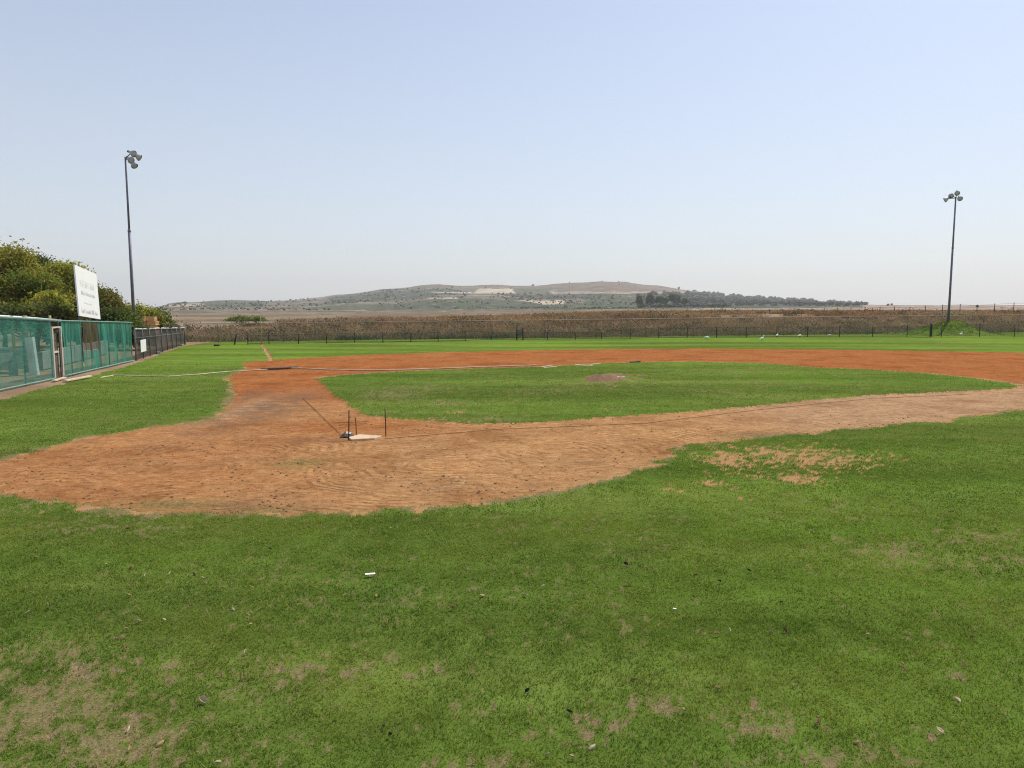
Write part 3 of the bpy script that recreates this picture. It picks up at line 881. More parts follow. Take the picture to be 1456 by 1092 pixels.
def tree(name, label, cat, base, ells, pal, seed, nclump=110, per=75, clump_r=.75, leaf=.09, trunk=.16, group=None, shell=.62, limbs=True):
    g = np.random.default_rng(seed)
    root = empty(name, base)
    tag(root, label, cat, group)
    mb = MB()
    top = min(e[0][2] for e in ells)
    fork = max(.25, top * .55)
    j = lambda s: float(g.normal(0, s))
    mb.tube([(0, 0, -.1), (j(.08), j(.08), fork * .5), (j(.12), j(.12), fork)], [trunk, trunk * .8, trunk * .7], 8)
    if limbs:
        for c, r in ells:
            for q in range(2):
                e = (c[0] + j(r[0] * .45), c[1] + j(r[1] * .45), c[2] + r[2] * (.2 + .4 * q))
                m_ = tuple((a * .5 + b * .5) + j(.12) for a, b in zip((0, 0, fork), e))
                mb.tube([(0, 0, fork * .92), m_, e], [trunk * .55, trunk * .35, trunk * .1], 6)
    mb.build('trunk', M_BARK, root, True)
    V, F, C = leaf_cloud([(np.array(c), np.array(r)) for c, r in ells], int(nclump * 1.4), int(per * 1.35), clump_r * .82, leaf, pal, g, shell)
    np_mesh('crown', V, F, M_LEAF, root, dict(col=C))
    return root
def px_tree(name, label, cat, Y, pxc, top, ells, **kw):
    """ells in photo-scale units: (dx, py, rx, ry) about pxc at distance Y"""
    k = Y / FPX
    b = at(pxc, HOR, Y); b.z = tz(b.x, b.y)
    E = []
    for dx, py, rx, ry, *dd in ells:
        p = at(pxc + dx, py + 6, Y)
        E.append(((p.x - b.x, dd[0] if dd else 0.0, p.z - b.z), (rx * k * .96, (dd[1] if len(dd) > 1 else rx) * k, ry * k * .9)))
    return tree(name, label, cat, b, E, **kw)
OLIVE = [(.115, .095, .020), (.14, .115, .025), (.080, .082, .020), (.155, .125, .032)]
DARK = [(.034, .047, .016), (.044, .054, .018), (.030, .040, .014)]
YELLOW = [(.17, .155, .028), (.13, .13, .026), (.20, .17, .04), (.09, .10, .024)]
GREEN = [(.062, .080, .020), (.078, .094, .024), (.052, .066, .018)]
TG = 'trees behind the green fence'
px_tree('tree', 'large olive brown tree crown at the left edge above the green net', 'tree', 45, 2, 346, [(-30, 385, 48, 36), (12, 378, 34, 31), (0, 415, 60, 28), (-70, 395, 50, 40)], pal=OLIVE, seed=201, nclump=230, per=80, clump_r=.8, group=TG)
px_tree('tree', 'dark green rounded treetop rising behind the olive brown tree', 'tree', 62, 48, 358, [(0, 380, 26, 22), (-18, 392, 24, 20), (14, 395, 22, 20)], pal=DARK, seed=202, nclump=150, per=75, clump_r=.8, group=TG)
px_tree('tree', 'yellow green tree just left of the white billboard', 'tree', 50, 88, 371, [(2, 385, 22, 14), (16, 392, 16, 17), (-14, 394, 22, 16), (0, 412, 28, 20)], pal=YELLOW, seed=203, nclump=150, per=60, clump_r=.7, group=TG, shell=.7)
px_tree('tree', 'mid green tree with olive highlights between the left edge and the billboard', 'tree', 44, 48, 385, [(0, 404, 30, 19), (-26, 412, 24, 22), (18, 420, 22, 20), (0, 432, 40, 14)], pal=GREEN + OLIVE[:2], seed=204, nclump=190, per=75, clump_r=.7, group=TG)
px_tree('shrub', 'bright yellow green shrub low in front of the trees', 'shrub', 42, 72, 412, [(0, 425, 13, 13), (-12, 434, 14, 9)], pal=YELLOW, seed=205, nclump=70, per=60, clump_r=.5, trunk=.07, group=TG)
px_tree('tree', 'dark green tree standing directly behind the billboard', 'tree', 52, 108, 400, [(-8, 420, 24, 22), (10, 428, 26, 24), (-25, 436, 30, 18)], pal=DARK, seed=206, nclump=150, per=70, clump_r=.8, group=TG)
px_tree('tree', 'brown tinged dark tree just right of the white billboard', 'tree', 53, 144, 407, [(0, 424, 21, 17), (10, 436, 18, 16), (-10, 438, 20, 18)], pal=[(.10, .08, .025), (.06, .06, .02), (.045, .055, .02), (.13, .10, .03)], seed=207, nclump=120, per=75, clump_r=.7, group=TG)
px_tree('tree', 'low dark green tree between the billboard and the lamp post', 'tree', 50, 163, 434, [(0, 450, 22, 14), (16, 455, 16, 12), (-18, 455, 18, 12)], pal=DARK + GREEN[:1], seed=208, nclump=100, per=70, clump_r=.6, group=TG)
px_tree('tree', 'pale yellow green tree behind the left lamp post', 'tree', 66, 194, 426, [(-14, 443, 15, 14), (6, 442, 13, 12), (20, 446, 14, 11), (0, 455, 24, 10)], pal=YELLOW + GREEN[:1], seed=209, nclump=130, per=55, clump_r=.65, group=TG, shell=.75)
px_tree('tree', 'rounded dark green bushy tree right of the wooden crates', 'tree', 70, 221, 437, [(0, 451, 16, 13), (8, 458, 12, 10)], pal=DARK + GREEN[:1], seed=210, nclump=90, per=70, clump_r=.7, group=TG)
px_tree('hedge', 'olive hedge running along behind the dugout roof', 'hedge', 37, 40, 432, [(-60, 450, 40, 20, 0, 20), (-20, 450, 36, 18, 0, 20), (25, 449, 32, 17, 0, 20)], pal=[(.055, .06, .02), (.08, .075, .025), (.045, .055, .02)], seed=211, nclump=240, per=70, clump_r=.5, trunk=.07, leaf=.10)
px_tree('hedge', 'dark green undergrowth behind the far half of the green fence', 'hedge', 47, 130, 455, [(-30, 470, 34, 17, 0, 18), (20, 472, 34, 15, 0, 18), (60, 474, 26, 13, 0, 18)], pal=DARK, seed=212, nclump=150, per=70, clump_r=.5, trunk=.07, leaf=.11)
BG = 'bushes beyond the outfield fence'
px_tree('bush', 'larger green bush on the plain behind the fence, left of centre', 'bush', 130, 343, 444, [(0, 455, 15, 9), (-10, 457, 12, 7)], pal=GREEN, seed=213, nclump=60, per=60, clump_r=.9, leaf=.2, trunk=.08, group=BG)
px_tree('bush', 'smaller green bush right of the larger green bush on the plain', 'bush', 130, 368, 445, [(0, 454, 8, 7), (-5, 458, 9, 5)], pal=GREEN, seed=214, nclump=34, per=60, clump_r=.8, leaf=.2, trunk=.08, group=BG)
px_tree('bush', 'small grey bush between the crates and the outfield fence', 'bush', 68, 244, 456, [(0, 463, 9, 7)], pal=[(.09, .08, .05), (.07, .065, .04)], seed=215, nclump=24, per=60, clump_r=.4, trunk=.04, group=BG)
px_tree('bush', 'dark bush with yellow top behind the twin posts in the outfield', 'bush', 72, 734, 464, [(2, 473, 9, 6), (-4, 470, 7, 5)], pal=[(.05, .07, .03), (.10, .10, .04), (.04, .05, .03)], seed=216, nclump=24, per=60, clump_r=.35, trunk=.04, group=BG)
px_tree('bush', 'bright green bush at the foot of the bank left of the grassy mound', 'bush', 84, 1211, 464, [(-6, 470, 14, 5), (8, 469, 12, 4)], pal=GREEN, seed=217, nclump=30, per=60, clump_r=.4, trunk=.04, group=BG)
# single trees far off
def far_tree(px, py, hpx, wpx, Y, label, seed, group):
    b = at(px, py, Y); b.z = tz(b.x, b.y)
    k = Y / FPX
    H, Wd = hpx * k, wpx * k / 2
    g = random.Random(seed)
    E = [((g.uniform(-.3, .3) * Wd, 0, H * g.uniform(.42, .70)), (Wd * g.uniform(.6, .95), Wd * .8, H * .36)) for _ in range(3)]
    return tree('tree', label, 'tree', b, E, [(.030, .042, .024), (.040, .052, .030), (.034, .044, .026)], seed, 40, 45, H * .13, H * .055, H * .03, group, .5, False)
FG = 'clump of tall trees at the foot of the hill'
lab = ['brownish thin tree at the left end of the clump below the hill', 'dark tree second from the left in the clump below the hill', 'dark broad tree in the left half of the clump below the hill',
       'low dark tree in the middle of the clump below the hill', 'tallest dark tree of the clump below the hill', 'tall dark tree beside the tallest in the clump below the hill', 'short dark tree at the right end of the clump below the hill']
for i, (px, b, h_, w_) in enumerate([(909, 438, 17, 11), (925, 438, 18, 13), (936, 438, 16, 14), (944, 439, 13, 11), (957, 438, 20, 13), (963, 438, 18, 10), (973, 438, 12, 12)]):
    far_tree(px, b, h_, w_, 700 + 12 * i, lab[i], 300 + i, FG)
HG = 'lone trees on the far hill and plain'
far_tree(262.5, 431, 5, 10, 1700, 'lone dark tree on the skyline at the left end of the hill', 320, HG)
far_tree(253, 436, 4, 9, 1500, 'dark tree just below the lone skyline tree on the hill', 321, HG)
far_tree(758, 408, 3.5, 4, 2300, 'tiny tree on the crest at the middle of the hill', 322, HG)
far_tree(965, 414, 5, 3, 2200, 'slim tree on the skyline where the hill drops to the right', 323, HG)
far_tree(987, 417.5, 4, 7, 2200, 'squat tree on the skyline above the dark wood', 324, HG)
far_tree(1067, 424, 6, 13, 2000, 'broad dark tree standing above the ridge wood', 325, HG)
far_tree(1263, 436.5, 4, 4, 900, 'small dark tree left of a twin on the flat right horizon', 326, HG)
far_tree(1267.5, 436.5, 4, 4, 910, 'small dark tree right of its twin on the flat right horizon', 327, HG)
far_tree(1389, 438, 4.5, 5, 400, 'dark bush on the right horizon beyond the lamp post', 328, HG)
far_tree(1300, 437, 2, 8, 1200, 'flat low tree on the right horizon left of the lamp post', 329, HG)
# woods and orchards on the hillside: too many to count
g = np.random.default_rng(71)
P, S_ = [], []
def scatter(n, poly, smin, smax, thr=0.0):
    xs = [p[0] for p in poly]; ys = [p[1] for p in poly]
    px = g.uniform(min(xs), max(xs), n); Y = np.exp(g.uniform(math.log(480), math.log(2400), n))
    X = (px - 728) / FPX * Y
    Z = terrain(X, Y)
    py = HOR + (CAM_H - Z) * FPX / Y
    k = inpoly(px, py, poly) & (Y > np.where(px > 900, np.where(px < 1040, 640, 1000), 480)) & (fbm(X * .01, Y * .01, 271, 3) > thr)
    for a, b_, c_ in zip(X[k], Y[k], Z[k]):
        P.append((a, b_, c_)); S_.append((smin * .6 + (smax * 1.15 - smin * .6) * g.uniform(0, 1) ** 1.8) * b_ / 2000)
scatter(2600, [(905, 419), (1000, 417), (1060, 422), (1120, 426), (1228, 433), (1228, 436), (1090, 435), (1000, 437), (905, 438)], 3.5, 6.5)
scatter(1500, [(560, 411), (640, 411), (670, 415), (660, 424), (560, 428), (480, 433), (470, 426)], 1.5, 3.0, .40)
scatter(1500, [(700, 418), (840, 418), (905, 424), (905, 436), (720, 427)], 1.5, 3.2, .42)
scatter(1700, [(560, 428), (720, 426), (900, 434), (900, 439), (560, 439)], 1.2, 2.6, .45)
scatter(1500, [(225, 432), (470, 424), (470, 441), (225, 442)], 1.2, 3.0, .52)
scatter(160, [(280, 424), (450, 422), (450, 430), (280, 432)], 2, 3.4, .4)
scatter(420, [(450, 428), (600, 402), (850, 397), (1000, 412), (1000, 418), (850, 406), (610, 409), (450, 432)], .6, 1.9, .5)
scatter(900, [(470, 424), (600, 408), (720, 410), (900, 420), (900, 434), (560, 434), (450, 438)], .8, 2.6, .55)
P = np.array(P); S_ = np.array(S_)
ico = np.array([(0, 0, 1), (.89, 0, .45), (.28, .85, .45), (-.72, .53, .45), (-.72, -.53, .45), (.28, -.85, .45), (.72, .53, -.45), (-.28, .85, -.45), (-.89, 0, -.45), (-.28, -.85, -.45), (.72, -.53, -.45), (0, 0, -1)])
icf = [(0, 1, 2), (0, 2, 3), (0, 3, 4), (0, 4, 5), (0, 5, 1), (1, 6, 2), (2, 7, 3), (3, 8, 4), (4, 9, 5), (5, 10, 1), (2, 6, 7), (3, 7, 8), (4, 8, 9), (5, 9, 10), (1, 10, 6), (11, 7, 6), (11, 8, 7), (11, 9, 8), (11, 10, 9), (11, 6, 10)]
n = len(P)
V = ico[None] * S_[:, None, None] * g.uniform(.6, 1.25, (n, 12, 1)) * np.array((1.1, 1.1, .95)) + (P + np.stack([0 * S_, 0 * S_, S_ * .55], 1))[:, None]
F = np.concatenate([(np.arange(n) * 12)[:, None] + np.array(f) for f in icf])
c = np.array((.056, .068, .042)) * g.uniform(.55, 1.5, (n, 1)) + g.uniform(0, .02, (n, 1)) * np.array((1, .8, .5))
tag(np_mesh('woods', V.reshape(-1, 3), F, M_LEAF, None, dict(col=np.repeat(c, 12, 0))), 'dark woods and orchards spread over the far hillside', 'woods', kind='stuff')

# ---------------------------------------------------------------- left fences
def lerp(a, b, t): return a + (b - a) * t
GF = [ground(-330, 624), ground(0, 557), ground(78, 540), ground(90, 537), ground(190, 514)]
GTOP = [2.45, 2.41, 2.22, 2.19, 1.95]
def fence_pt(Yv):
    for i in range(len(GF) - 1):
        if GF[i].y <= Yv <= GF[i + 1].y or i == len(GF) - 2:
            t = (Yv - GF[i].y) / (GF[i + 1].y - GF[i].y)
            return lerp(GF[i], GF[i + 1], t), lerp(GTOP[i], GTOP[i + 1], t)
def net(parent, y0, y1, z0, z1, mat, name='net', off=0.0, amp=.10, seed=0):
    ns, nh = max(6, int((y1 - y0) / .12)), 10
    V, F = [], []
    for i in range(ns + 1):
        p, h = fence_pt(y0 + (y1 - y0) * i / ns)
        for j_ in range(nh + 1):
            u = j_ / nh
            zz = lerp(z0 if z0 is not None else .02, h * 1.0 if z1 is None else z1 * h, u)
            bul = amp * (vnoise(np.array([i * .35]), np.array([u * 1.5]), seed)[0] - .5) * 2 * math.sin(math.pi * min(1, max(0, u)))
            V.append((p.x + off + bul, p.y, zz + tz(p.x, p.y)))
    for i in range(ns):
        for j_ in range(nh):
            a = i * (nh + 1) + j_
            F.append((a, a + nh + 1, a + nh + 2, a + 1))
    return np_mesh(name, np.array(V), np.array(F), mat, parent, None, True)
root = empty('net_fence', (GF[3].x, GF[3].y, 0))
tag(root, 'tall green shade net fence with a door along the left side of the field', 'fence')
root.matrix_world = Matrix.Identity(4)
YD0, YD1 = GF[2].y, GF[3].y
net(root, GF[0].y, YD0 - .05, .02, None, M_NET_LIGHT, seed=1)
YB0, YB1 = ground(121, 530).y, ground(143, 525).y
net(root, YD1 + .05, YB0, .02, None, M_NET_GREEN, seed=2)
net(root, YB0, YB1, .02, .42, M_NET_GREEN, seed=3)
net(root, YB0, YB1, .92, None, M_NET_BROWN, name='patch_net', seed=4, off=.03).location.z = 0
net(root, YB1, GF[4].y, .02, None, M_NET_GREEN, seed=5)
M_GPOST = simple('green fence post', (.05, .10, .085), .6, .25, 5)
M_GRAIL = simple('pale green rail', (.17, .29, .245), .6, .2, 5, 0)
ys = [GF[0].y + (YD0 - GF[0].y) * k / 6 for k in range(7)] + [YD1 + (GF[4].y - YD1) * k / 8 for k in range(9)]
for yv in ys:
    p, h = fence_pt(yv)
    MB().tube([(p.x - .07, p.y, -.1), (p.x - .07, p.y, h + .02)], .024, 8).build('post', M_GPOST, root, True)
for zk, mt, nm_, rr in ((1.0, M_GRAIL, 'top_rail', .028), (.03, M_GRAIL, 'bottom_rail', .03)):
    segs = [ys[:7], ys[7:]] if nm_ == 'bottom_rail' else [ys]
    for sg in segs:
        mb = MB(); pts = []
        for yv in sg:
            p, h = fence_pt(yv)
            pts.append((p.x + .03, p.y, h * zk if zk == 1.0 else .06))
        mb.tube(pts, rr, 8).build(nm_, mt, root, True)
# door opening: frame, dark leaf standing ajar, lintel
p0, h0 = fence_pt(YD0); p1, h1 = fence_pt(YD1)
fr = MB()
for p in (p0, p1):
    fr.beam((p.x, p.y, 0), (p.x, p.y, 1.98), .07, .07)
fr.beam((p0.x, p0.y + .04, 1.95), (p1.x, p1.y - .04, 1.95), .06, .06)
dr = fr.build('door_frame', simple('bleached timber', (.52, .47, .40), .8, .15, 6), root)
door = MB()
for k in range(9):
    z0 = .12 + k * .2
    door.beam((p0.x - .12, p0.y + .06, z0), (p1.x - .12, p1.y - .06, z0), .03, .185)
dl = door.build('door', simple('dark boards', (.11, .085, .06), .8, .4, 6), root)
MB().beam((p0.x - .08, p0.y + .06, 1.02), (p1.x - .08, p1.y - .06, 1.02), .06, .07).build('cross_bar', M_HOSE, dl)
for k, (a, b) in enumerate(((84, 541.5), (100, 543))):
    q = ground(a, b)
tag(MB().beam(ground(76, 543.5) + Vector((0, 0, .05)), ground(92, 538.5) + Vector((0, 0, .05)), .14, .05).build('plank', M_HOSE, bevel=.01), 'pale plank on the ground right under the net fence door', 'plank', 'pale planks along the net fence')
tag(MB().beam(ground(92, 543.5) + Vector((0, 0, .05)), ground(128, 537) + Vector((0, 0, .06)), .16, .06).build('plank', M_HOSE, bevel=.01), 'long pale plank lying in front of the net fence right of its door', 'plank', 'pale planks along the net fence')

# grey windscreen fence running on to the corner
q0, q1 = ground(192, 513), ground(262, 490)
root = empty('windscreen_fence', (0, 0, 0))
tag(root, 'dark grey windscreen fence continuing beyond the green net fence', 'fence')
nS = 40; V = []; F = []
gh = lambda t: lerp(1.58, 1.20, t)
for i in range(nS + 1):
    t = i / nS; p = q0.lerp(q1, t)
    sag = .05 * abs(math.sin(t * math.pi * 9))
    for u in (0.03, .35, .7, 1.0):
        V.append((p.x + .03 * math.sin(i * 1.3 + u * 4), p.y, u * (gh(t) - (sag if u == 1 else 0))))
for i in range(nS):
    for j_ in range(3):
        a = i * 4 + j_; F.append((a, a + 4, a + 5, a + 1))
np_mesh('windscreen', np.array(V), np.array(F), M_NET_GREY, root, None, True)
for k in range(10):
    t = k / 9; p = q0.lerp(q1, t)
    MB().tube([(p.x + .06, p.y, -.1), (p.x + .06, p.y, gh(t) + .06)], .03 if k < 9 else .05, 8).build('post', M_GALV, root, True)
for zf, nm_, rr in ((1.0, 'top_rail', .03), (.72, 'mid_rail', .02)):
    MB().tube([(q0.x + .04, q0.y, gh(0) * zf), (q1.x + .04, q1.y, gh(1) * zf)], rr, 8).build(nm_, M_GALV, root, True)
for k in range(14):
    mb = MB(); t = (k + random.random()) / 14; p = q0.lerp(q1, t)
    hl = random.uniform(.08, .3)
    mb.beam((p.x + .05, p.y - hl, gh(t) + .035), (p.x + .05, p.y + hl, gh(t) + .03 + random.uniform(0, .03)), .05, .05)
    mb.build('hem_scrap', M_WHITE, root)
a = at(196.5, 484, q0.lerp(q1, .08).y - .2)
c0 = q0.lerp(q1, .07) + Vector((.09, 0, 0)); c1 = q0.lerp(q1, .22) + Vector((.09, 0, 0))
nt_ = MB().beam(c0.lerp(c1, .25) + Vector((0, 0, .36)), c0.lerp(c1, .25) + Vector((0, 0, 1.0)), (c1 - c0).length * .55, .02, (c1 - c0).normalized().cross(Vector((0, 0, 1))))
tag(nt_.build('notice', M_WHITE), 'blank white notice board on the grey windscreen fence', 'notice')
for i, (px, py, L, lb) in enumerate([(221, 503, .7, 'pale stone at the foot of the grey windscreen fence, nearest the lamp post'), (257, 492, .5, 'pale stone at the far foot of the grey windscreen fence'), (308, 492, .5, 'dark flat stone alone on the outfield grass at left')]):
    p = ground(px, py)
    mb = MB(); g_ = random.Random(i)
    ring = [(p.x + math.cos(k * .785) * L * .4 * g_.uniform(.8, 1.2), p.y + math.sin(k * .785) * L * .3 * g_.uniform(.8, 1.2), .12) for k in range(8)]
    mb.prism(ring, .14)
    tag(mb.build('stone', M_CONC if i < 2 else M_PLANK, None, False, .03), lb, 'stone', 'loose stones by the outfield')

# dugout behind the green net
dug = empty('dugout', (0, 0, 0))
tag(dug, 'open dugout shelter with a thin pale roof behind the green net', 'dugout')
r0 = at(-150, 440, 26.5); r1 = at(88, 454.5, 31.5)
dv = (r1 - r0).normalized(); dn = Vector((-dv.y, dv.x, 0)).normalized()
rf = MB()
A_, B_ = r0, r1
rf.add([A_, B_, B_ + dn * 3 + Vector((0, 0, .12)), A_ + dn * 3 + Vector((0, 0, .12)), A_ - Vector((0, 0, .09)), B_ - Vector((0, 0, .09)), B_ + dn * 3 + Vector((0, 0, .03)), A_ + dn * 3 + Vector((0, 0, .03))],
       [(0, 1, 2, 3), (7, 6, 5, 4), (0, 4, 5, 1), (1, 5, 6, 2), (2, 6, 7, 3), (3, 7, 4, 0)])
rf.build('roof', M_WHITE, dug)
MB().beam(A_ - Vector((0, 0, .16)) + dn * .1, B_ - Vector((0, 0, .16)) + dn * .1, .1, .12).build('roof_beam', M_PLANK, dug)
M_YPOST = simple('yellowed timber', (.36, .33, .16), .8, .2, 6)
for px, mt, rr in ((16, M_YPOST, .06), (34, M_YPOST, .09), (70, M_YPOST, .05), (-40, M_YPOST, .07)):
    p = at(px, HOR, lerp(r0.y, r1.y, (px + 150) / 238) + .2)
    MB().tube([(p.x, p.y, -.05), (p.x, p.y, r0.z * .9)], rr, 8).build('post', mt, dug, True)
bk = []
wl = MB()
bw = [A_ + dn * 2.8, B_ + dn * 2.8 ]
for k in range(2): pass
MB().beam(Vector((bw[0].x, bw[0].y, .45)), Vector((bw[1].x, bw[1].y, .45)), .15, .9).build('rear_wall', M_CONC, dug)
bn = empty('bench', (0, 0, 0)); tag(bn, 'pale bench inside the dugout seen through the net', 'bench')
b0 = at(-40, 505, 27.5); b1 = at(22, 505, 29.3)
b0.z = b1.z = .75
MB().beam(b0, b1, .05, .35, (0, 0, 1)).build('seat', M_CONC, bn)
MB().beam(b0 + Vector((-.3, 0, .35)), b1 + Vector((-.3, 0, .35)), .25, .04).build('backrest', M_CONC, bn)
for t in (.08, .92):
    p = b0.lerp(b1, t)
    MB().box((p.x, p.y, .36), (.3, .12, .72)).build('leg', M_CONC, bn)
pl_ = at(53, 530, 29.6)
sl = MB().beam((pl_.x - .1, pl_.y, -.05), (pl_.x - .22, pl_.y, 1.5), .16, .32)
tag(sl.build('slab', M_WHITE, None, False, .01), 'leaning pale upright slab behind the green net left of the door', 'slab')
s0 = at(56, 500, 31.5); s1 = at(150, 484, 43)
lw = MB().beam(Vector((s0.x, s0.y, .42)), Vector((s1.x, s1.y, .42)), .2, .75)
tag(lw.build('low_wall', M_CONC), 'low pale concrete wall behind the green net', 'wall')

# ---------------------------------------------------------------- white billboard behind the net fence
c_tl, c_tr, c_bl, c_br = at(106, 376, 36.5), at(137, 390, 41.5), at(113, 449, 36.2), at(143, 454, 41.2)
bb = empty('billboard', (0, 0, 0))
tag(bb, 'white billboard with faded grey lines of lettering above the green net fence', 'billboard')
eu = (c_br - c_bl); ev = (c_tl - c_bl)
nrm = eu.cross(ev).normalized()
if nrm.x < 0: nrm = -nrm
th = nrm * .06
panel = MB().add([c_bl, c_br, c_tr, c_tl, c_bl - th, c_br - th, c_tr - th, c_tl - th], [(0, 1, 2, 3), (7, 6, 5, 4), (0, 4, 5, 1), (1, 5, 6, 2), (2, 6, 7, 3), (3, 7, 4, 0)])
pn_ = panel.build('panel', M_SIGN, bb)
def bp(u, v, o=.006):
    return (c_bl.lerp(c_br, u)).lerp(c_tl.lerp(c_tr, u), v) + nrm * o
def stroke(mb, u0, v0, u1, v1):
    mb.add([bp(u0, v0), bp(u1, v0), bp(u1, v1), bp(u0, v1)], [(0, 1, 2, 3)])
g_ = random.Random(5)
for v0, hgt, ua, ub, word, style in ((.60, .085, .14, .80, [2, 3, 3], 'square'), (.44, .085, .17, .80, [6, 8, 5], 'latin'), (.265, .035, .27, .68, [6, 2], 'small'), (.07, .095, .11, .86, [5, 8, 4, 4], 'latin')):
    mb = MB()
    tot = sum(word) + len(word) - 1; du = (ub - ua) / tot; u = ua
    if style == 'small': du *= .8
    for wn in word:
        for k in range(wn):
            a, b = u + du * .14, u + du * .80
            tk = du * .2
            if style == 'square':          # letters with a flat roof and hanging legs
                stroke(mb, a, v0 + hgt * .85, b, v0 + hgt)
                stroke(mb, b - tk, v0, b, v0 + hgt * .85)
                if g_.random() < .6: stroke(mb, a, v0 + (hgt * .3 if g_.random() < .4 else 0), a + tk, v0 + hgt * .85)
                if g_.random() < .4: stroke(mb, a, v0, b - tk, v0 + hgt * .13)
            else:
                hh = hgt if (k == 0 or g_.random() < .25) else hgt * .68
                stroke(mb, a, v0, a + tk, v0 + hh)
                if g_.random() < .8: stroke(mb, b - tk, v0, b, v0 + hh * (1 if g_.random() < .5 else .68))
                if g_.random() < .7: stroke(mb, a + tk, v0 + hh * .45, b - tk, v0 + hh * .58)
                if g_.random() < .5: stroke(mb, a + tk, v0, b - tk, v0 + hh * .13)
            u += du
            mb.build('letter', M_LETTER, pn_); mb = MB()
        u += du
    if style == 'square':
        stroke(mb, .12, v0 + hgt * 1.35, .86, v0 + hgt * 1.42); mb.build('underline', M_LETTER, pn_)
for u in (.08, .5, .9):
    p = bp(u, 0, -.03)
    q = bp(u, .9, -.1)
    MB().tube([(p.x, p.y, -.2), tuple(p + nrm * -.07), tuple(q)], .05, 8).build('post', M_GALV, bb, True)

# ---------------------------------------------------------------- lamp posts
HS = .80
def lamp_post(base, top_z, r0, r1, heads, label, joint):
    root = empty('floodlight_post', base)
    tag(root, label, 'lamp post', 'floodlight posts of the field')
    H = top_z - base.z
    MB().tube([(0, 0, -.2), (0, 0, H * joint)], [r0, r0 * .78], 12).build('pole', M_POLE, root, True)
    MB().tube([(0, 0, H * joint - .02), (0, 0, H)], [r1 * 1.15, r1], 12).build('upper_pole', M_POLE, root, True)
    MB().lathe((0, 0, H * joint - .12), (0, 0, 1), [(r0 * .9, 0), (r0 * .9, .14), (r1 * 1.2, .2)], 12).build('joint_collar', M_POLE, root, True)
    arm = MB()
    for dx, dy, dz, ax in heads:
        arm.tube([(0, 0, H - .12), (dx * .5, dy * .5, H + dz * .5 - .03), (dx, dy, H + dz)], .035, 6)
    arm.build('arm', M_POLE, root, True)
    for dx, dy, dz, ax in heads:
        ax = Vector(ax).normalized(); o_ = Vector((dx, dy, H + dz))
        hd = MB().lathe(o_ - ax * .26, ax, [(r_ * HS, h_ * HS) for r_, h_ in [(.07, 0), (.12, .03), (.13, .16), (.19, .24), (.29, .46), (.315, .56), (.315, .585), (.29, .585)]], 18, True, False).build('lamp_head', M_LAMP, root, True)
        MB().lathe(o_ - ax * .26, ax, [(r_ * HS, h_ * HS) for r_, h_ in [(.288, .55), (.2, .575), (.02, .59)]], 18, True, True).build('lens', M_GLASS, hd, True)
        MB().lathe(o_ - ax * .40, ax, [(r_ * HS, h_ * HS) for r_, h_ in [(.075, 0), (.10, .02), (.10, .15)]], 12).build('ballast', M_DARKPOST, hd, True)
    return root
Yl = 56.0
pl = at(189.5, HOR, Yl)
b = Vector((pl.x, Yl, tz(pl.x, Yl)))
top = at(183, 223, Yl).z
dl_ = (.78, -.35, -.55)
lamp_post(b, top, .125, .065, [(.55, -.1, .26, (.85, -.25, -.35)), (.42, -.2, -.22, (.75, -.45, -.5)), (.62, -.1, -.55, (.6, -.35, -.75)), (.85, .1, .05, (.75, .1, -.5))],
          'tall dark floodlight post with a cluster of lamps rising behind the left fence', .61)
Yl2 = 75.0
pr = at(1349.5, HOR, Yl2)
b = Vector((pr.x, Yl2, tz(pr.x, Yl2) - .05))
top = at(1357, 280, Yl2).z
lamp_post(b, top, .115, .07, [(.07, -.05, .42, (-.35, -.75, -.5)), (-.48, -.05, .16, (-.5, -.7, -.5)), (.30, -.15, -.12, (-.2, -.8, -.5)), (-.90, .0, -.22, (-.75, .3, -.45))],
          'slim floodlight post standing on the grassy mound at right', .60)

# ---------------------------------------------------------------- outfield fences
# tall chain link fence along the foot of the bank
root = empty('chain_link_fence', (FA.x, FA.y, 0)); root.matrix_world = Matrix.Identity(4)
tag(root, 'long tall chain link fence with a pale top rail along the foot of the bank', 'fence')
def tall_top(px): return float(np.interp(px, [262, 700, 1080, 1456, 1700], [460.5, 455.8, 451, 447.5, 446]))
E0, E1 = FA, FA + fdir * 110
nP = 46; pts = []
for k in range(nP + 1):
    p = E0.lerp(E1, k / nP)
    px = 728 + FPX * p.x / p.y
    zt = CAM_H - (tall_top(px) - HOR) * p.y / FPX
    zb = tz(p.x, p.y)
    pts.append((p, zb, zt))
V, F = [], []
for p, zb, zt in pts:
    V += [(p.x, p.y, zb + .03), (p.x, p.y, zt)]
for k in range(nP): F.append((2 * k, 2 * k + 2, 2 * k + 3, 2 * k + 1))
np_mesh('mesh_panel', np.array(V), np.array(F), M_CHAIN, root)
for p, zb, zt in pts:
    MB().tube([(p.x, p.y + .05, zb - .1), (p.x, p.y + .05, zt + .03)], .019, 6).build('post', M_GALV, root, True)
MB().tube([(p.x, p.y + .03, zt) for p, zb, zt in pts], .028, 6).build('top_rail', simple('pale rail', (.32, .32, .30), .5, .12, 4), root, True)

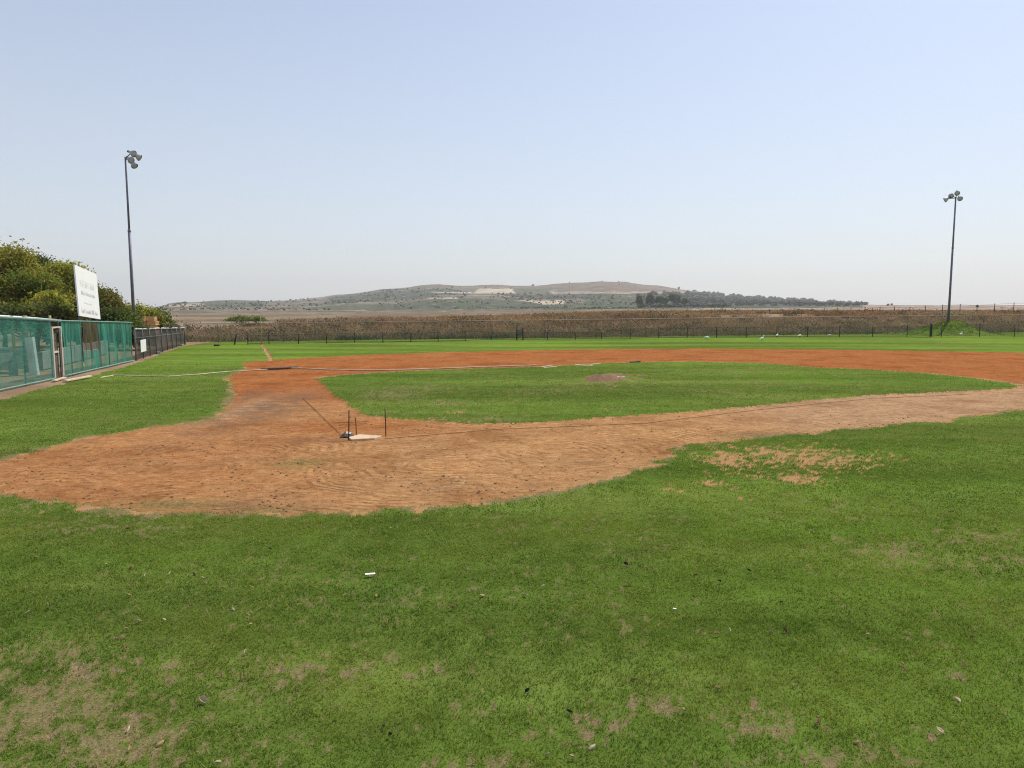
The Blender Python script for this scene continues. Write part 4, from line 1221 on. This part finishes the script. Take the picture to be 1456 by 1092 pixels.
# low net fence with dark posts in front of it
root = empty('outfield_net', (0, 0, 0))
tag(root, 'low outfield net on thin dark posts in front of the chain link fence', 'fence')
LOW = [(333, 490, 474, -3.5), (352.5, 490, 476, 0), (382.5, 489, 476, 0), (424.5, 489, 474.5, 0), (464.5, 488.5, 473.5, 0), (504.5, 487.5, 472.5, 0), (544.5, 487.6, 472, 0), (584, 486.5, 472.5, 0), (623, 485.8, 471.5, 0),
       (661.5, 485, 470, 0), (698, 483.5, 471, -2.5), (778.5, 483.2, 472, 0), (818, 482.7, 471.5, 0), (855, 482, 471.5, 0), (896, 482, 466.5, 0), (936.5, 481.2, 464.5, 0), (977, 480.5, 465.5, 0), (1018.5, 480.3, 464, 0), (1061, 480.3, 464, 0),
       (1104.3, 479.3, 463.5, 0), (1148, 479.3, 463.2, 0), (1193.5, 479, 463.2, 0), (1240.5, 479, 463.5, 0), (1289.5, 479, 463.5, 0), (1338.5, 478.6, 460.5, 0), (1392.5, 478.6, 459.5, 0), (1442, 478.6, 461, 0), (1496, 478.3, 461, 0)]
tops = []
for px, py, ty, ln in LOW:
    p = ground(px, py); Yv = p.y
    t = at(px - ln * 1.0, ty, Yv)
    if ln > -3: t = Vector((p.x + (t.x - p.x if ln else 0), p.y, t.z))
    MB().tube([(p.x, p.y, -.1), tuple(t)], .032 if ln > -3 else .05, 6).build('post', M_DARKPOST, root, True)
    tops.append((p, t))
V, F = [], []
for p, t in tops[1:]:
    V += [(p.x, p.y - .03, .05), (t.x, p.y - .03, lerp(0, t.z, .92))]
for k in range(len(tops) - 2): F.append((2 * k, 2 * k + 2, 2 * k + 3, 2 * k + 1))
np_mesh('net', np.array(V), np.array(F), M_NET_FAR, root)
MB().tube([(t.x, t.y, t.z * .92) for p, t in tops[1:]], .012, 5).build('top_cord', M_DARKPOST, root)
MB().tube([(p.x, p.y, .06) for p, t in tops[1:]], .02, 5).build('bottom_cord', M_DARKPOST, root)
gt = empty('net_gate', (0, 0, 0)); tag(gt, 'pair of close dark posts with dark netting in the middle of the outfield net', 'gate')
g0, g1 = ground(734.7, 483.6), ground(743.5, 483.6)
for p in (g0, g1): MB().tube([(p.x, p.y, -.1), (p.x, p.y, .98)], .055, 6).build('post', M_DARKPOST, gt, True)
np_mesh('netting', np.array([(g0.x, g0.y, .35), (g1.x, g1.y, .35), (g1.x, g1.y, .85), (g0.x, g0.y, .85)]), np.array([(0, 1, 2, 3)]), netting('dark net', (.04, .05, .045), .6, (5, 5, 5), .2), gt)
p = ground(1323.5, 478.4)
tp = MB().lathe((p.x, p.y, -.1), (0, 0, 1), [(.11, 0), (.10, 1.2), (.085, 1.27)], 12)
tag(tp.build('post', M_DARKPOST, None, True), 'thick black post left of the grassy mound', 'post')
p = ground(371.8, 490)
fp = empty('foul_pole', (p.x, p.y, 0)); tag(fp, 'thin tan foul pole where the clay line meets the outfield net', 'foul pole')
MB().tube([(0, 0, -.1), (0, 0, 2.15)], .035, 8).build('pole', M_YPOST, fp, True)
MB().lathe((0, 0, 2.15), (0, 0, 1), [(.04, 0), (.04, .03), (.01, .05)], 8).build('cap', M_YPOST, fp, True)
# wire fence on top of the bank at right
root = empty('wire_fence', (0, 0, 0)); tag(root, 'wire fence with dark posts along the top of the bank at right', 'fence')
tp_ = []
for i, (px, ty) in enumerate([(1030, 441), (1049, 440.5), (1070, 440), (1094.5, 439.5), (1113, 439.5), (1135, 439), (1154.5, 438.5), (1172, 438), (1190.5, 437.5), (1210, 437), (1230, 436.5), (1251.5, 436), (1272, 436), (1294, 436), (1316, 435.5), (1340.5, 433), (1365.5, 432), (1389.5, 433), (1414.5, 431.5), (1442, 430), (1470, 430)]):
    t = (px - 728) / FPX
    Yv = (24.0 + FA.x * fnor.x + FA.y * fnor.y) / (t * fnor.x + fnor.y)
    q = at(px, ty, Yv)
    MB().tube([(q.x, q.y, tz(q.x, q.y) - .1), tuple(q)], .045, 6).build('post', M_DARKPOST, root, True)
    tp_.append(q)
for d_ in (.12, .45, .8):
    MB().tube([(q.x, q.y - .05, q.z - d_) for q in tp_], .012, 4).build('wire', M_DARKPOST, root)

# ---------------------------------------------------------------- wooden crates behind the fence
cr0 = None
kC = 63 / FPX
for cidx in range(2):
    for r_ in range(5):
        cw, ch = .66, .36
        bx_ = at(201.5 + cidx * 13.5 + (r_ % 2) * 1.2, HOR, 62.5)
        loc = (bx_.x + random.uniform(-.03, .03), 62.5 + random.uniform(-.05, .05), tz(bx_.x, 62.5) + .02 + r_ * (ch + .012))
        side = 'left' if cidx == 0 else 'right'
        lbl = ('wooden crate at the bottom', 'wooden crate second from the bottom', 'wooden crate in the middle', 'wooden crate second from the top', 'wooden crate on top')[r_] + ' of the %s stack behind the grey fence' % side
        if cr0 is None:
            cr0 = empty('wooden_crate', loc)
            for sy in (-1, 1):
                mb = MB()
                for k in range(3): mb.box((0, sy * .30, .06 + k * .12), (cw, .02, .095))
                mb.build('side', M_WOOD, cr0)
            for sx in (-1, 1):
                mb = MB()
                for k in range(3): mb.box((sx * (cw / 2 - .012), 0, .06 + k * .12), (.02, .56, .095))
                mb.build('end', M_WOOD, cr0)
            MB().box((0, 0, .012), (cw - .06, .54, .02)).build('base', M_WOOD, cr0)
            mb = MB()
            for sx in (-1, 1):
                for sy in (-1, 1): mb.box((sx * (cw / 2 - .05), sy * .265, .18), (.05, .04, .34))
            mb.build('corner_posts', M_WOOD, cr0)
            c_ = cr0
        else:
            c_ = cr0.copy(); COL.objects.link(c_)
            for ch_ in [x_ for x_ in bpy.data.objects if x_.parent == cr0]:
                d = ch_.copy(); COL.objects.link(d); d.parent = c_
        c_.location = loc
        c_.rotation_euler = (0, 0, random.uniform(-.08, .08))
        tag(c_, lbl, 'crate', 'wooden crates stacked behind the fence')

# ---------------------------------------------------------------- infield furniture
def prism_on(name, pts, h, mat, label, cat, group=None, bevel=.006, tilt=None):
    P_ = [ground(*p) for p in pts]
    zb = max(tz(p.x, p.y) for p in P_)
    P_ = [Vector((p.x, p.y, zb + h)) for p in P_]
    a = sum((P_[i].x * P_[(i + 1) % len(P_)].y - P_[(i + 1) % len(P_)].x * P_[i].y) for i in range(len(P_)))
    if a < 0: P_.reverse()
    o = MB().prism(P_, h + .05).build(name, mat, None, False, bevel)
    return tag(o, label, cat, group)
prism_on('home_plate', [(495.2, 623.6), (511, 619.6), (543, 621.4), (533, 625), (499.8, 626.8)], .02, M_RUBBER, 'pale dusty home plate on the clay', 'home plate')
SG = 'rusty stakes round home plate'
def rod(px, py, tx, ty, r, label):
    b_ = ground(px, py); t_ = at(tx, ty, b_.y)
    z0 = tz(b_.x, b_.y)
    m_ = MB().tube([(b_.x, b_.y, z0 - .15), tuple(b_.lerp(t_, .5) + Vector((.004, 0, 0))), tuple(t_)], [r, r, r * .95], 8)
    return tag(m_.build('stake', M_RUST, None, True), label, 'stake', SG)
rod(495.4, 625.6, 496.2, 583, .0125, 'tall rusty steel stake at the left corner of home plate')
rod(506.6, 618.2, 505.4, 593.8, .010, 'short rusty stake just behind home plate')
rod(548.6, 619.8, 547.4, 581, .011, 'tall rusty stake right of home plate')
def cord(name, pxs, r, mat, label, cat, lift=0.0, wob=.0, seg=14):
    P_ = [ground(*p) for p in pxs]
    out = []
    for a_, b_ in zip(P_[:-1], P_[1:]):
        for k in range(seg):
            q = a_.lerp(b_, k / seg)
            out.append(q)
    out.append(P_[-1])
    g__ = random.Random(len(pxs))
    xs = np.array([q.x for q in out]); ys_ = np.array([q.y for q in out])
    _, zz, *_r = region_at(xs, ys_)
    zz = np.maximum(terrain(xs, ys_) - .01, zz)
    pts_ = [(x_ + (fbm(np.array([i * .2]), np.array([1.0]), 5, 2)[0] - .5) * wob, y_, z_ + r * .7 + lift) for i, (x_, y_, z_) in enumerate(zip(xs, ys_, zz))]
    return tag(MB().tube(pts_, r, 6).build(name, mat, None, True), label, cat)
cord('cord', [(430, 565), (462, 596), (489, 622)], .006, M_CORD, 'dark cord stretched over the clay up to the left stake', 'cord', 0, .01)
cord('cord', [(545, 624.4), (700, 611), (830, 606), (919, 601.5), (1083, 581.5), (1240, 566), (1380, 559.5)], .005, M_CORD, 'long dark cord running from home plate towards the right side', 'cord', 0, .06)
cord('cord', [(472, 601), (500, 600.6), (527, 599)], .004, M_CORD, 'short thin cord lying on the clay behind the stakes', 'cord', 0, .03)
cord('hose', [(141.5, 537), (162, 533.6), (206, 535), (236, 535.5), (275, 533), (324, 528.6), (400, 523.6), (423, 523.4), (452, 524.7), (466, 525.4), (504, 526.4), (560, 526.2), (620, 524.2), (690, 521.5), (764, 519.3)], .025, M_HOSE, 'long faded hose curving from the left lawn across the clay', 'hose', 0, .15)
prism_on('plank', [(371, 524.2), (397, 523.4), (424, 521.6), (424, 522.9), (397, 524.6), (371, 525.2)], .045, M_PLANK, 'long dark plank lying on the clay beside the hose', 'plank', 'dark planks on the clay')
prism_on('plank', [(895, 514.9), (908, 513.5), (911, 514.2), (898, 515.7)], .04, M_PLANK, 'short dark plank at the back edge of the infield grass', 'plank', 'dark planks on the clay')
WB = 'white boards at the back of the infield grass'
for pts_, lb in (([(768, 521.6), (783, 519.2), (787, 519.2), (772, 521.9)], 'slanted white board at the left of the pale boards behind the mound'), ([(772, 522.4), (791, 521), (792, 521.7), (774, 523)], 'white board crossing below the slanted white board'),
                 ([(818, 518.4), (843, 519.3), (843, 520.2), (818, 519.4)], 'lower of the two white boards left of the short dark plank'), ([(838, 517.8), (854, 516.6), (854.5, 517.2), (840, 518.6)], 'upper white board left of the short dark plank')):
    prism_on('board', pts_, .012, M_BOARD, lb, 'board', WB)
zt = tz(*ground(883, 535.6)[:2])
p = ground(883, 535.5, zt + .1)
pp_ = MB().box((p.x, p.y, zt + .06), (.30, .12, .07))
tag(pp_.build('pitching_rubber', M_WHITE, None, False, .01), 'white pitching rubber on top of the clay mound', 'pitching rubber')
# crumpled rag at the foot of the left stake
rg0 = ground(493.5, 620)
rag = empty('rag', (rg0.x, rg0.y, tz(rg0.x, rg0.y))); tag(rag, 'crumpled white rag on a dark cloth at the foot of the left stake', 'rag')
def crumple(sx, sy, sz, seed, nm_, mat, zoff, px_=0):
    g_ = np.random.default_rng(seed)
    n1, n2 = 20, 20
    V = []
    for i in range(n1 + 1):
        for j_ in range(n2 + 1):
            u, v = i / n1 * 2 - 1, j_ / n2 * 2 - 1
            rr_ = math.hypot(u, v)
            h_ = max(0, 1 - rr_ ** 2) * sz * (.4 + 1.2 * float(fbm(np.array([u * 3.0]), np.array([v * 3.0]), seed, 3)[0]))
            wob_ = 1 + .25 * (float(fbm(np.array([u * 2]), np.array([v * 2 + 9]), seed + 3, 2)[0]) - .5)
            V.append((u * sx * wob_ + px_, v * sy * wob_, h_ + zoff))
    F = [(i * (n2 + 1) + j_, (i + 1) * (n2 + 1) + j_, (i + 1) * (n2 + 1) + j_ + 1, i * (n2 + 1) + j_ + 1) for i in range(n1) for j_ in range(n2)]
    o = np_mesh(nm_, np.array(V), np.array(F), mat, rag, None, True)
    s_ = o.modifiers.new('cloth', 'SOLIDIFY'); s_.thickness = .008
    return o
crumple(.12, .16, .07, 5, 'dark_cloth', M_GREYRAG, .0)
crumple(.075, .085, .035, 8, 'white_cloth', M_RAG, .05, .015)

# ---------------------------------------------------------------- egrets on the outfield
def egret(px, py, Y, face, stoop, label, sc=1.0):
    b_ = ground(px, py) if Y is None else at(px, py, Y)
    b_.z = tz(b_.x, b_.y)
    root = empty('egret', b_, face)
    root.scale = (sc * .78, sc * .78, sc * .78)
    tag(root, label, 'bird', 'white egrets on the outfield grass')
    bd_ = MB()
    # one continuous surface: tail, body, neck, head
    if stoop:
        pth = [(-.27, 0, .20), (-.20, 0, .215), (-.10, 0, .235), (0, 0, .25), (.09, 0, .265), (.15, 0, .28), (.21, 0, .27), (.26, 0, .22), (.29, 0, .17), (.32, 0, .15), (.35, 0, .14)]
        bk_ = ((.35, 0, .14), (.42, 0, .09))
    else:
        pth = [(-.26, 0, .16), (-.20, 0, .185), (-.10, 0, .22), (0, 0, .255), (.08, 0, .285), (.13, 0, .32), (.15, 0, .37), (.145, 0, .42), (.165, 0, .455), (.20, 0, .462), (.23, 0, .455)]
        bk_ = ((.23, 0, .455), (.31, 0, .435))
    bd_.tube(pth, [.008, .035, .075, .092, .075, .045, .03, .026, .034, .032, .014], 10).build('body', M_BIRD, root, True)
    MB().tube(bk_, [.012, .002], 6).build('beak', M_BEAK, root, True)
    for s_ in (-1, 1):
        wg = MB().tube([(.08, s_ * .075, .27), (-.02, s_ * .092, .25), (-.14, s_ * .075, .215), (-.26, s_ * .03, .17)], [.02, .045, .035, .006], 8)
        wg.build('wing', M_BIRD, root, True)
        MB().tube([(.0, s_ * .03, .20), (-.03, s_ * .03, .10), (.0, s_ * .03, .0), (.05, s_ * .035, -.0)], [.011, .008, .007, .004], 6).build('leg', M_DARKPOST, root, True)
    return root
egret(1005, 483, None, 2.5, True, 'leftmost white egret, stooping on the far outfield grass', 1.15)
egret(1083.5, 484.5, None, .3, False, 'white egret nearest the clay, second from the left', 1.15)
egret(1105, 479.5, None, .9, False, 'upright white egret right at a post of the outfield net', 1.05)
egret(1137, 480.3, None, .2, True, 'white egret feeding between two posts of the outfield net', 1.1)
egret(1179.5, 479, None, 3.3, True, 'crouching white egret left of the bright green bush', 1.0)
egret(1366.5, 477.5, None, .5, False, 'white egret at the foot of the grassy mound', 1.1)

# ---------------------------------------------------------------- dead leaves and litter on the near lawn
TAN = simple('tan dead leaf', (.40, .26, .13), .75, .2, 30)
BRN = simple('brown dead leaf', (.20, .11, .06), .8, .3, 30)
PAL = simple('bleached leaf', (.48, .38, .25), .95, .12, 30)
DRK = simple('dark dead leaf', (.035, .028, .02), .8, .3, 30)
def leaf_mesh(seed, L, Wd, curl, mat):
    g_ = random.Random(seed)
    V, F = [], []
    nl, nw = 7, 4
    for i in range(nl + 1):
        t = i / nl
        wv = Wd * math.sin(math.pi * min(1, t * .93 + .05)) ** .8
        for j_ in range(nw + 1):
            u = j_ / nw * 2 - 1
            V.append(((t - .5) * L, u * wv / 2 * (1 - abs(curl) * .35), curl * wv * .55 * u * u + .35 * curl * L * (t - .4) ** 2 * 2 + g_.uniform(-.002, .002)))
    for i in range(nl):
        for j_ in range(nw):
            a = i * (nw + 1) + j_; F.append((a, a + nw + 1, a + nw + 2, a + 1))
    b0_ = len(V)
    V += [(L * .46, -.0015, .0), (L * .46, .0015, .0), (L * .68, .001, .006), (L * .68, -.001, .006)]
    F.append((b0_, b0_ + 1, b0_ + 2, b0_ + 3))
    o = np_mesh('dead_leaf', np.array(V), np.array(F), mat, None, None, True)
    s_ = o.modifiers.new('thick', 'SOLIDIFY'); s_.thickness = .0012
    return o
LV = [(181, 754, 'b', 1.3), (59, 770, 'd', 1.2), (51, 795, 't', 1), (151, 805, 'p', .8), (185, 812, 'b', 1), (205.5, 821, 'p', .8), (242, 817.5, 'p', .9), (277, 818, 'd', 1), (288, 826, 'p', .8), (184, 850, 't', 1.3), (69, 868, 't', .9), (39, 875, 'p', .9),
      (197.5, 887, 'p', 1), (179.5, 898, 't', 1.1), (234, 884.5, 'p', .8), (332.5, 868, 'p', 1), (357, 891, 't', .9), (180, 924, 'b', .9), (350, 931, 'p', 1), (314, 962, 't', 1), (289, 999.5, 'p', 1.1), (214, 1027, 't', .9), (181, 1040, 'p', .9), (185, 1066, 't', 1), (226, 1060, 't', 1.3),
      (310, 1088, 'p', 1), (259, 1090, 't', .9), (346, 966, 'b', .9), (423, 813, 't', .9), (686, 849, 'p', .9), (643, 867.5, 'b', 1), (543, 878, 'b', 1.1), (555, 753, 'p', .9), (694, 907, 'b', .8), (384, 784, 'd', 1), (535, 850, 't', .7), (890, 805, 'd', 1.2), (892, 833, 't', 1.2), (772, 838, 'p', 1), (747, 849.5, 'p', .9),
      (989, 821, 'b', 1.1), (1023, 829.5, 'd', .8), (1065, 814, 'd', 1), (1019, 905.5, 't', 1), (1037, 900, 'p', .9), (986, 852, 'b', .9), (750, 986, 'd', .8), (900, 967.5, 'b', 1), (544.5, 1033.5, 'd', 1.15), (556, 1048, 'd', .9), (841, 1064, 'p', 1.1), (779, 1076, 'p', .8), (813, 1080, 't', 1), (674, 1085, 'b', 1), (810, 1016, 'd', .8),
      (1098, 901, 't', 1), (1116, 900, 'b', 1), (1131, 917, 'p', 1), (1234, 907, 't', 1), (1283.5, 946.5, 't', 1), (1285, 956, 't', 1), (1335, 942.5, 'p', .8), (1370.5, 949, 't', 1), (1382.5, 910, 'b', 1), (1360, 1001, 'p', 1.1), (1336.5, 1043.5, 'p', 1.1), (1020, 983, 'b', 1), (972, 1014, 'p', .8), (1163, 1033, 'b', 1), (1217, 1059, 't', 1), (1130, 979, 't', .8), (1111, 860, 'd', .9), (1423, 861, 'd', .8)]
LW = {'t': 'tan curled', 'b': 'brown curled', 'p': 'bleached pale', 'd': 'dark shrivelled'}
LM = {'t': TAN, 'b': BRN, 'p': PAL, 'd': DRK}
SPEC = {(544.5, 1033.5): 'dark shrivelled dead leaf, upper of a close pair near the bottom edge', (556, 1048): 'dark shrivelled dead leaf, lower of a close pair near the bottom edge', (226, 1060): 'large tan dead leaf near the bottom left corner with a darker curled end',
        (185, 1066): 'tan dead leaf just left of the large tan one near the bottom left corner', (1336.5, 1043.5): 'bleached pale dead leaf nearest the bottom right corner', (1360, 1001): 'bleached pale leaf above the lowest right one', (289, 999.5): 'bleached pale ragged leaf on its own in the bottom left lawn',
        (892, 833): 'tan dead leaf just below the dark weed in the middle lawn', (890, 805): 'dark shrivelled leaf lying in a dark green tuft in the middle lawn', (181, 754): 'brown curled leaf just below the clay edge at left', (841, 1064): 'bleached pale flat leaf at the bottom edge, right of centre'}
for i, (px, py, kd, s_) in enumerate(LV):
    p = ground(px, py)
    far = max(1.0, p.y / 6.5)
    L = random.uniform(.036, .058) * s_ * (far ** .2); 
    o = leaf_mesh(i, L, L * random.uniform(.5, .85), random.choice((-.8, .7, .9, 1.0, .5)), LM[kd])
    o.location = (p.x, p.y, tz(p.x, p.y) + .024)
    o.rotation_euler = (random.uniform(-.7, .7), random.uniform(-.7, .7), random.uniform(0, 6.28))
    zone = 'left' if px < 364 else ('middle' if px < 960 else 'right')
    rowz = 'upper' if py < 860 else ('front' if py > 970 else 'central')
    tag(o, SPEC.get((px, py), '%s dead leaf on the near lawn, %s %s part' % (LW[kd], rowz, zone)), 'leaf', '%s leaves in the %s %s lawn' % (LW[kd], rowz, zone))
p = ground(526.5, 820.5)
mb = MB(); mb.box((0, 0, 0), (.10, .04, .004), Matrix.Rotation(.25, 3, 'Z'))
o = mb.build('paper_scrap', M_BIRD, None, False, .0015); o.location = (p.x, p.y, tz(p.x, p.y) + .035)
tag(o, 'bright white paper scrap on the lawn below home plate', 'paper')
p = ground(959, 871)
o = MB().box((0, 0, 0), (.03, .02, .004), Matrix.Rotation(-.5, 3, 'Z')).build('paper_scrap', M_WHITE, None, False, .003); o.location = (p.x, p.y, tz(p.x, p.y) + .035)
tag(o, 'tiny white paper scrap on the lawn right of centre', 'paper')

# ---------------------------------------------------------------- hazy air
hz = MB().box((0, 2000, 55), (9000, 5200, 160)).build('haze', bpy.data.materials.new('hazy air'))
tag(hz, 'thin pale haze over the plain and hill', 'haze', kind='stuff')
hm = hz.data.materials[0]; hm.use_nodes = True
t_ = hm.node_tree
for n_ in list(t_.nodes):
    if n_.type == 'BSDF_PRINCIPLED': t_.nodes.remove(n_)
pv = t_.nodes.new('ShaderNodeVolumePrincipled')
pv.inputs['Color'].default_value = (.95, .94, .92, 1)
pv.inputs['Density'].default_value = .00017
pv.inputs['Anisotropy'].default_value = .3
t_.links.new(pv.outputs[0], t_.nodes['Material Output'].inputs['Volume'])
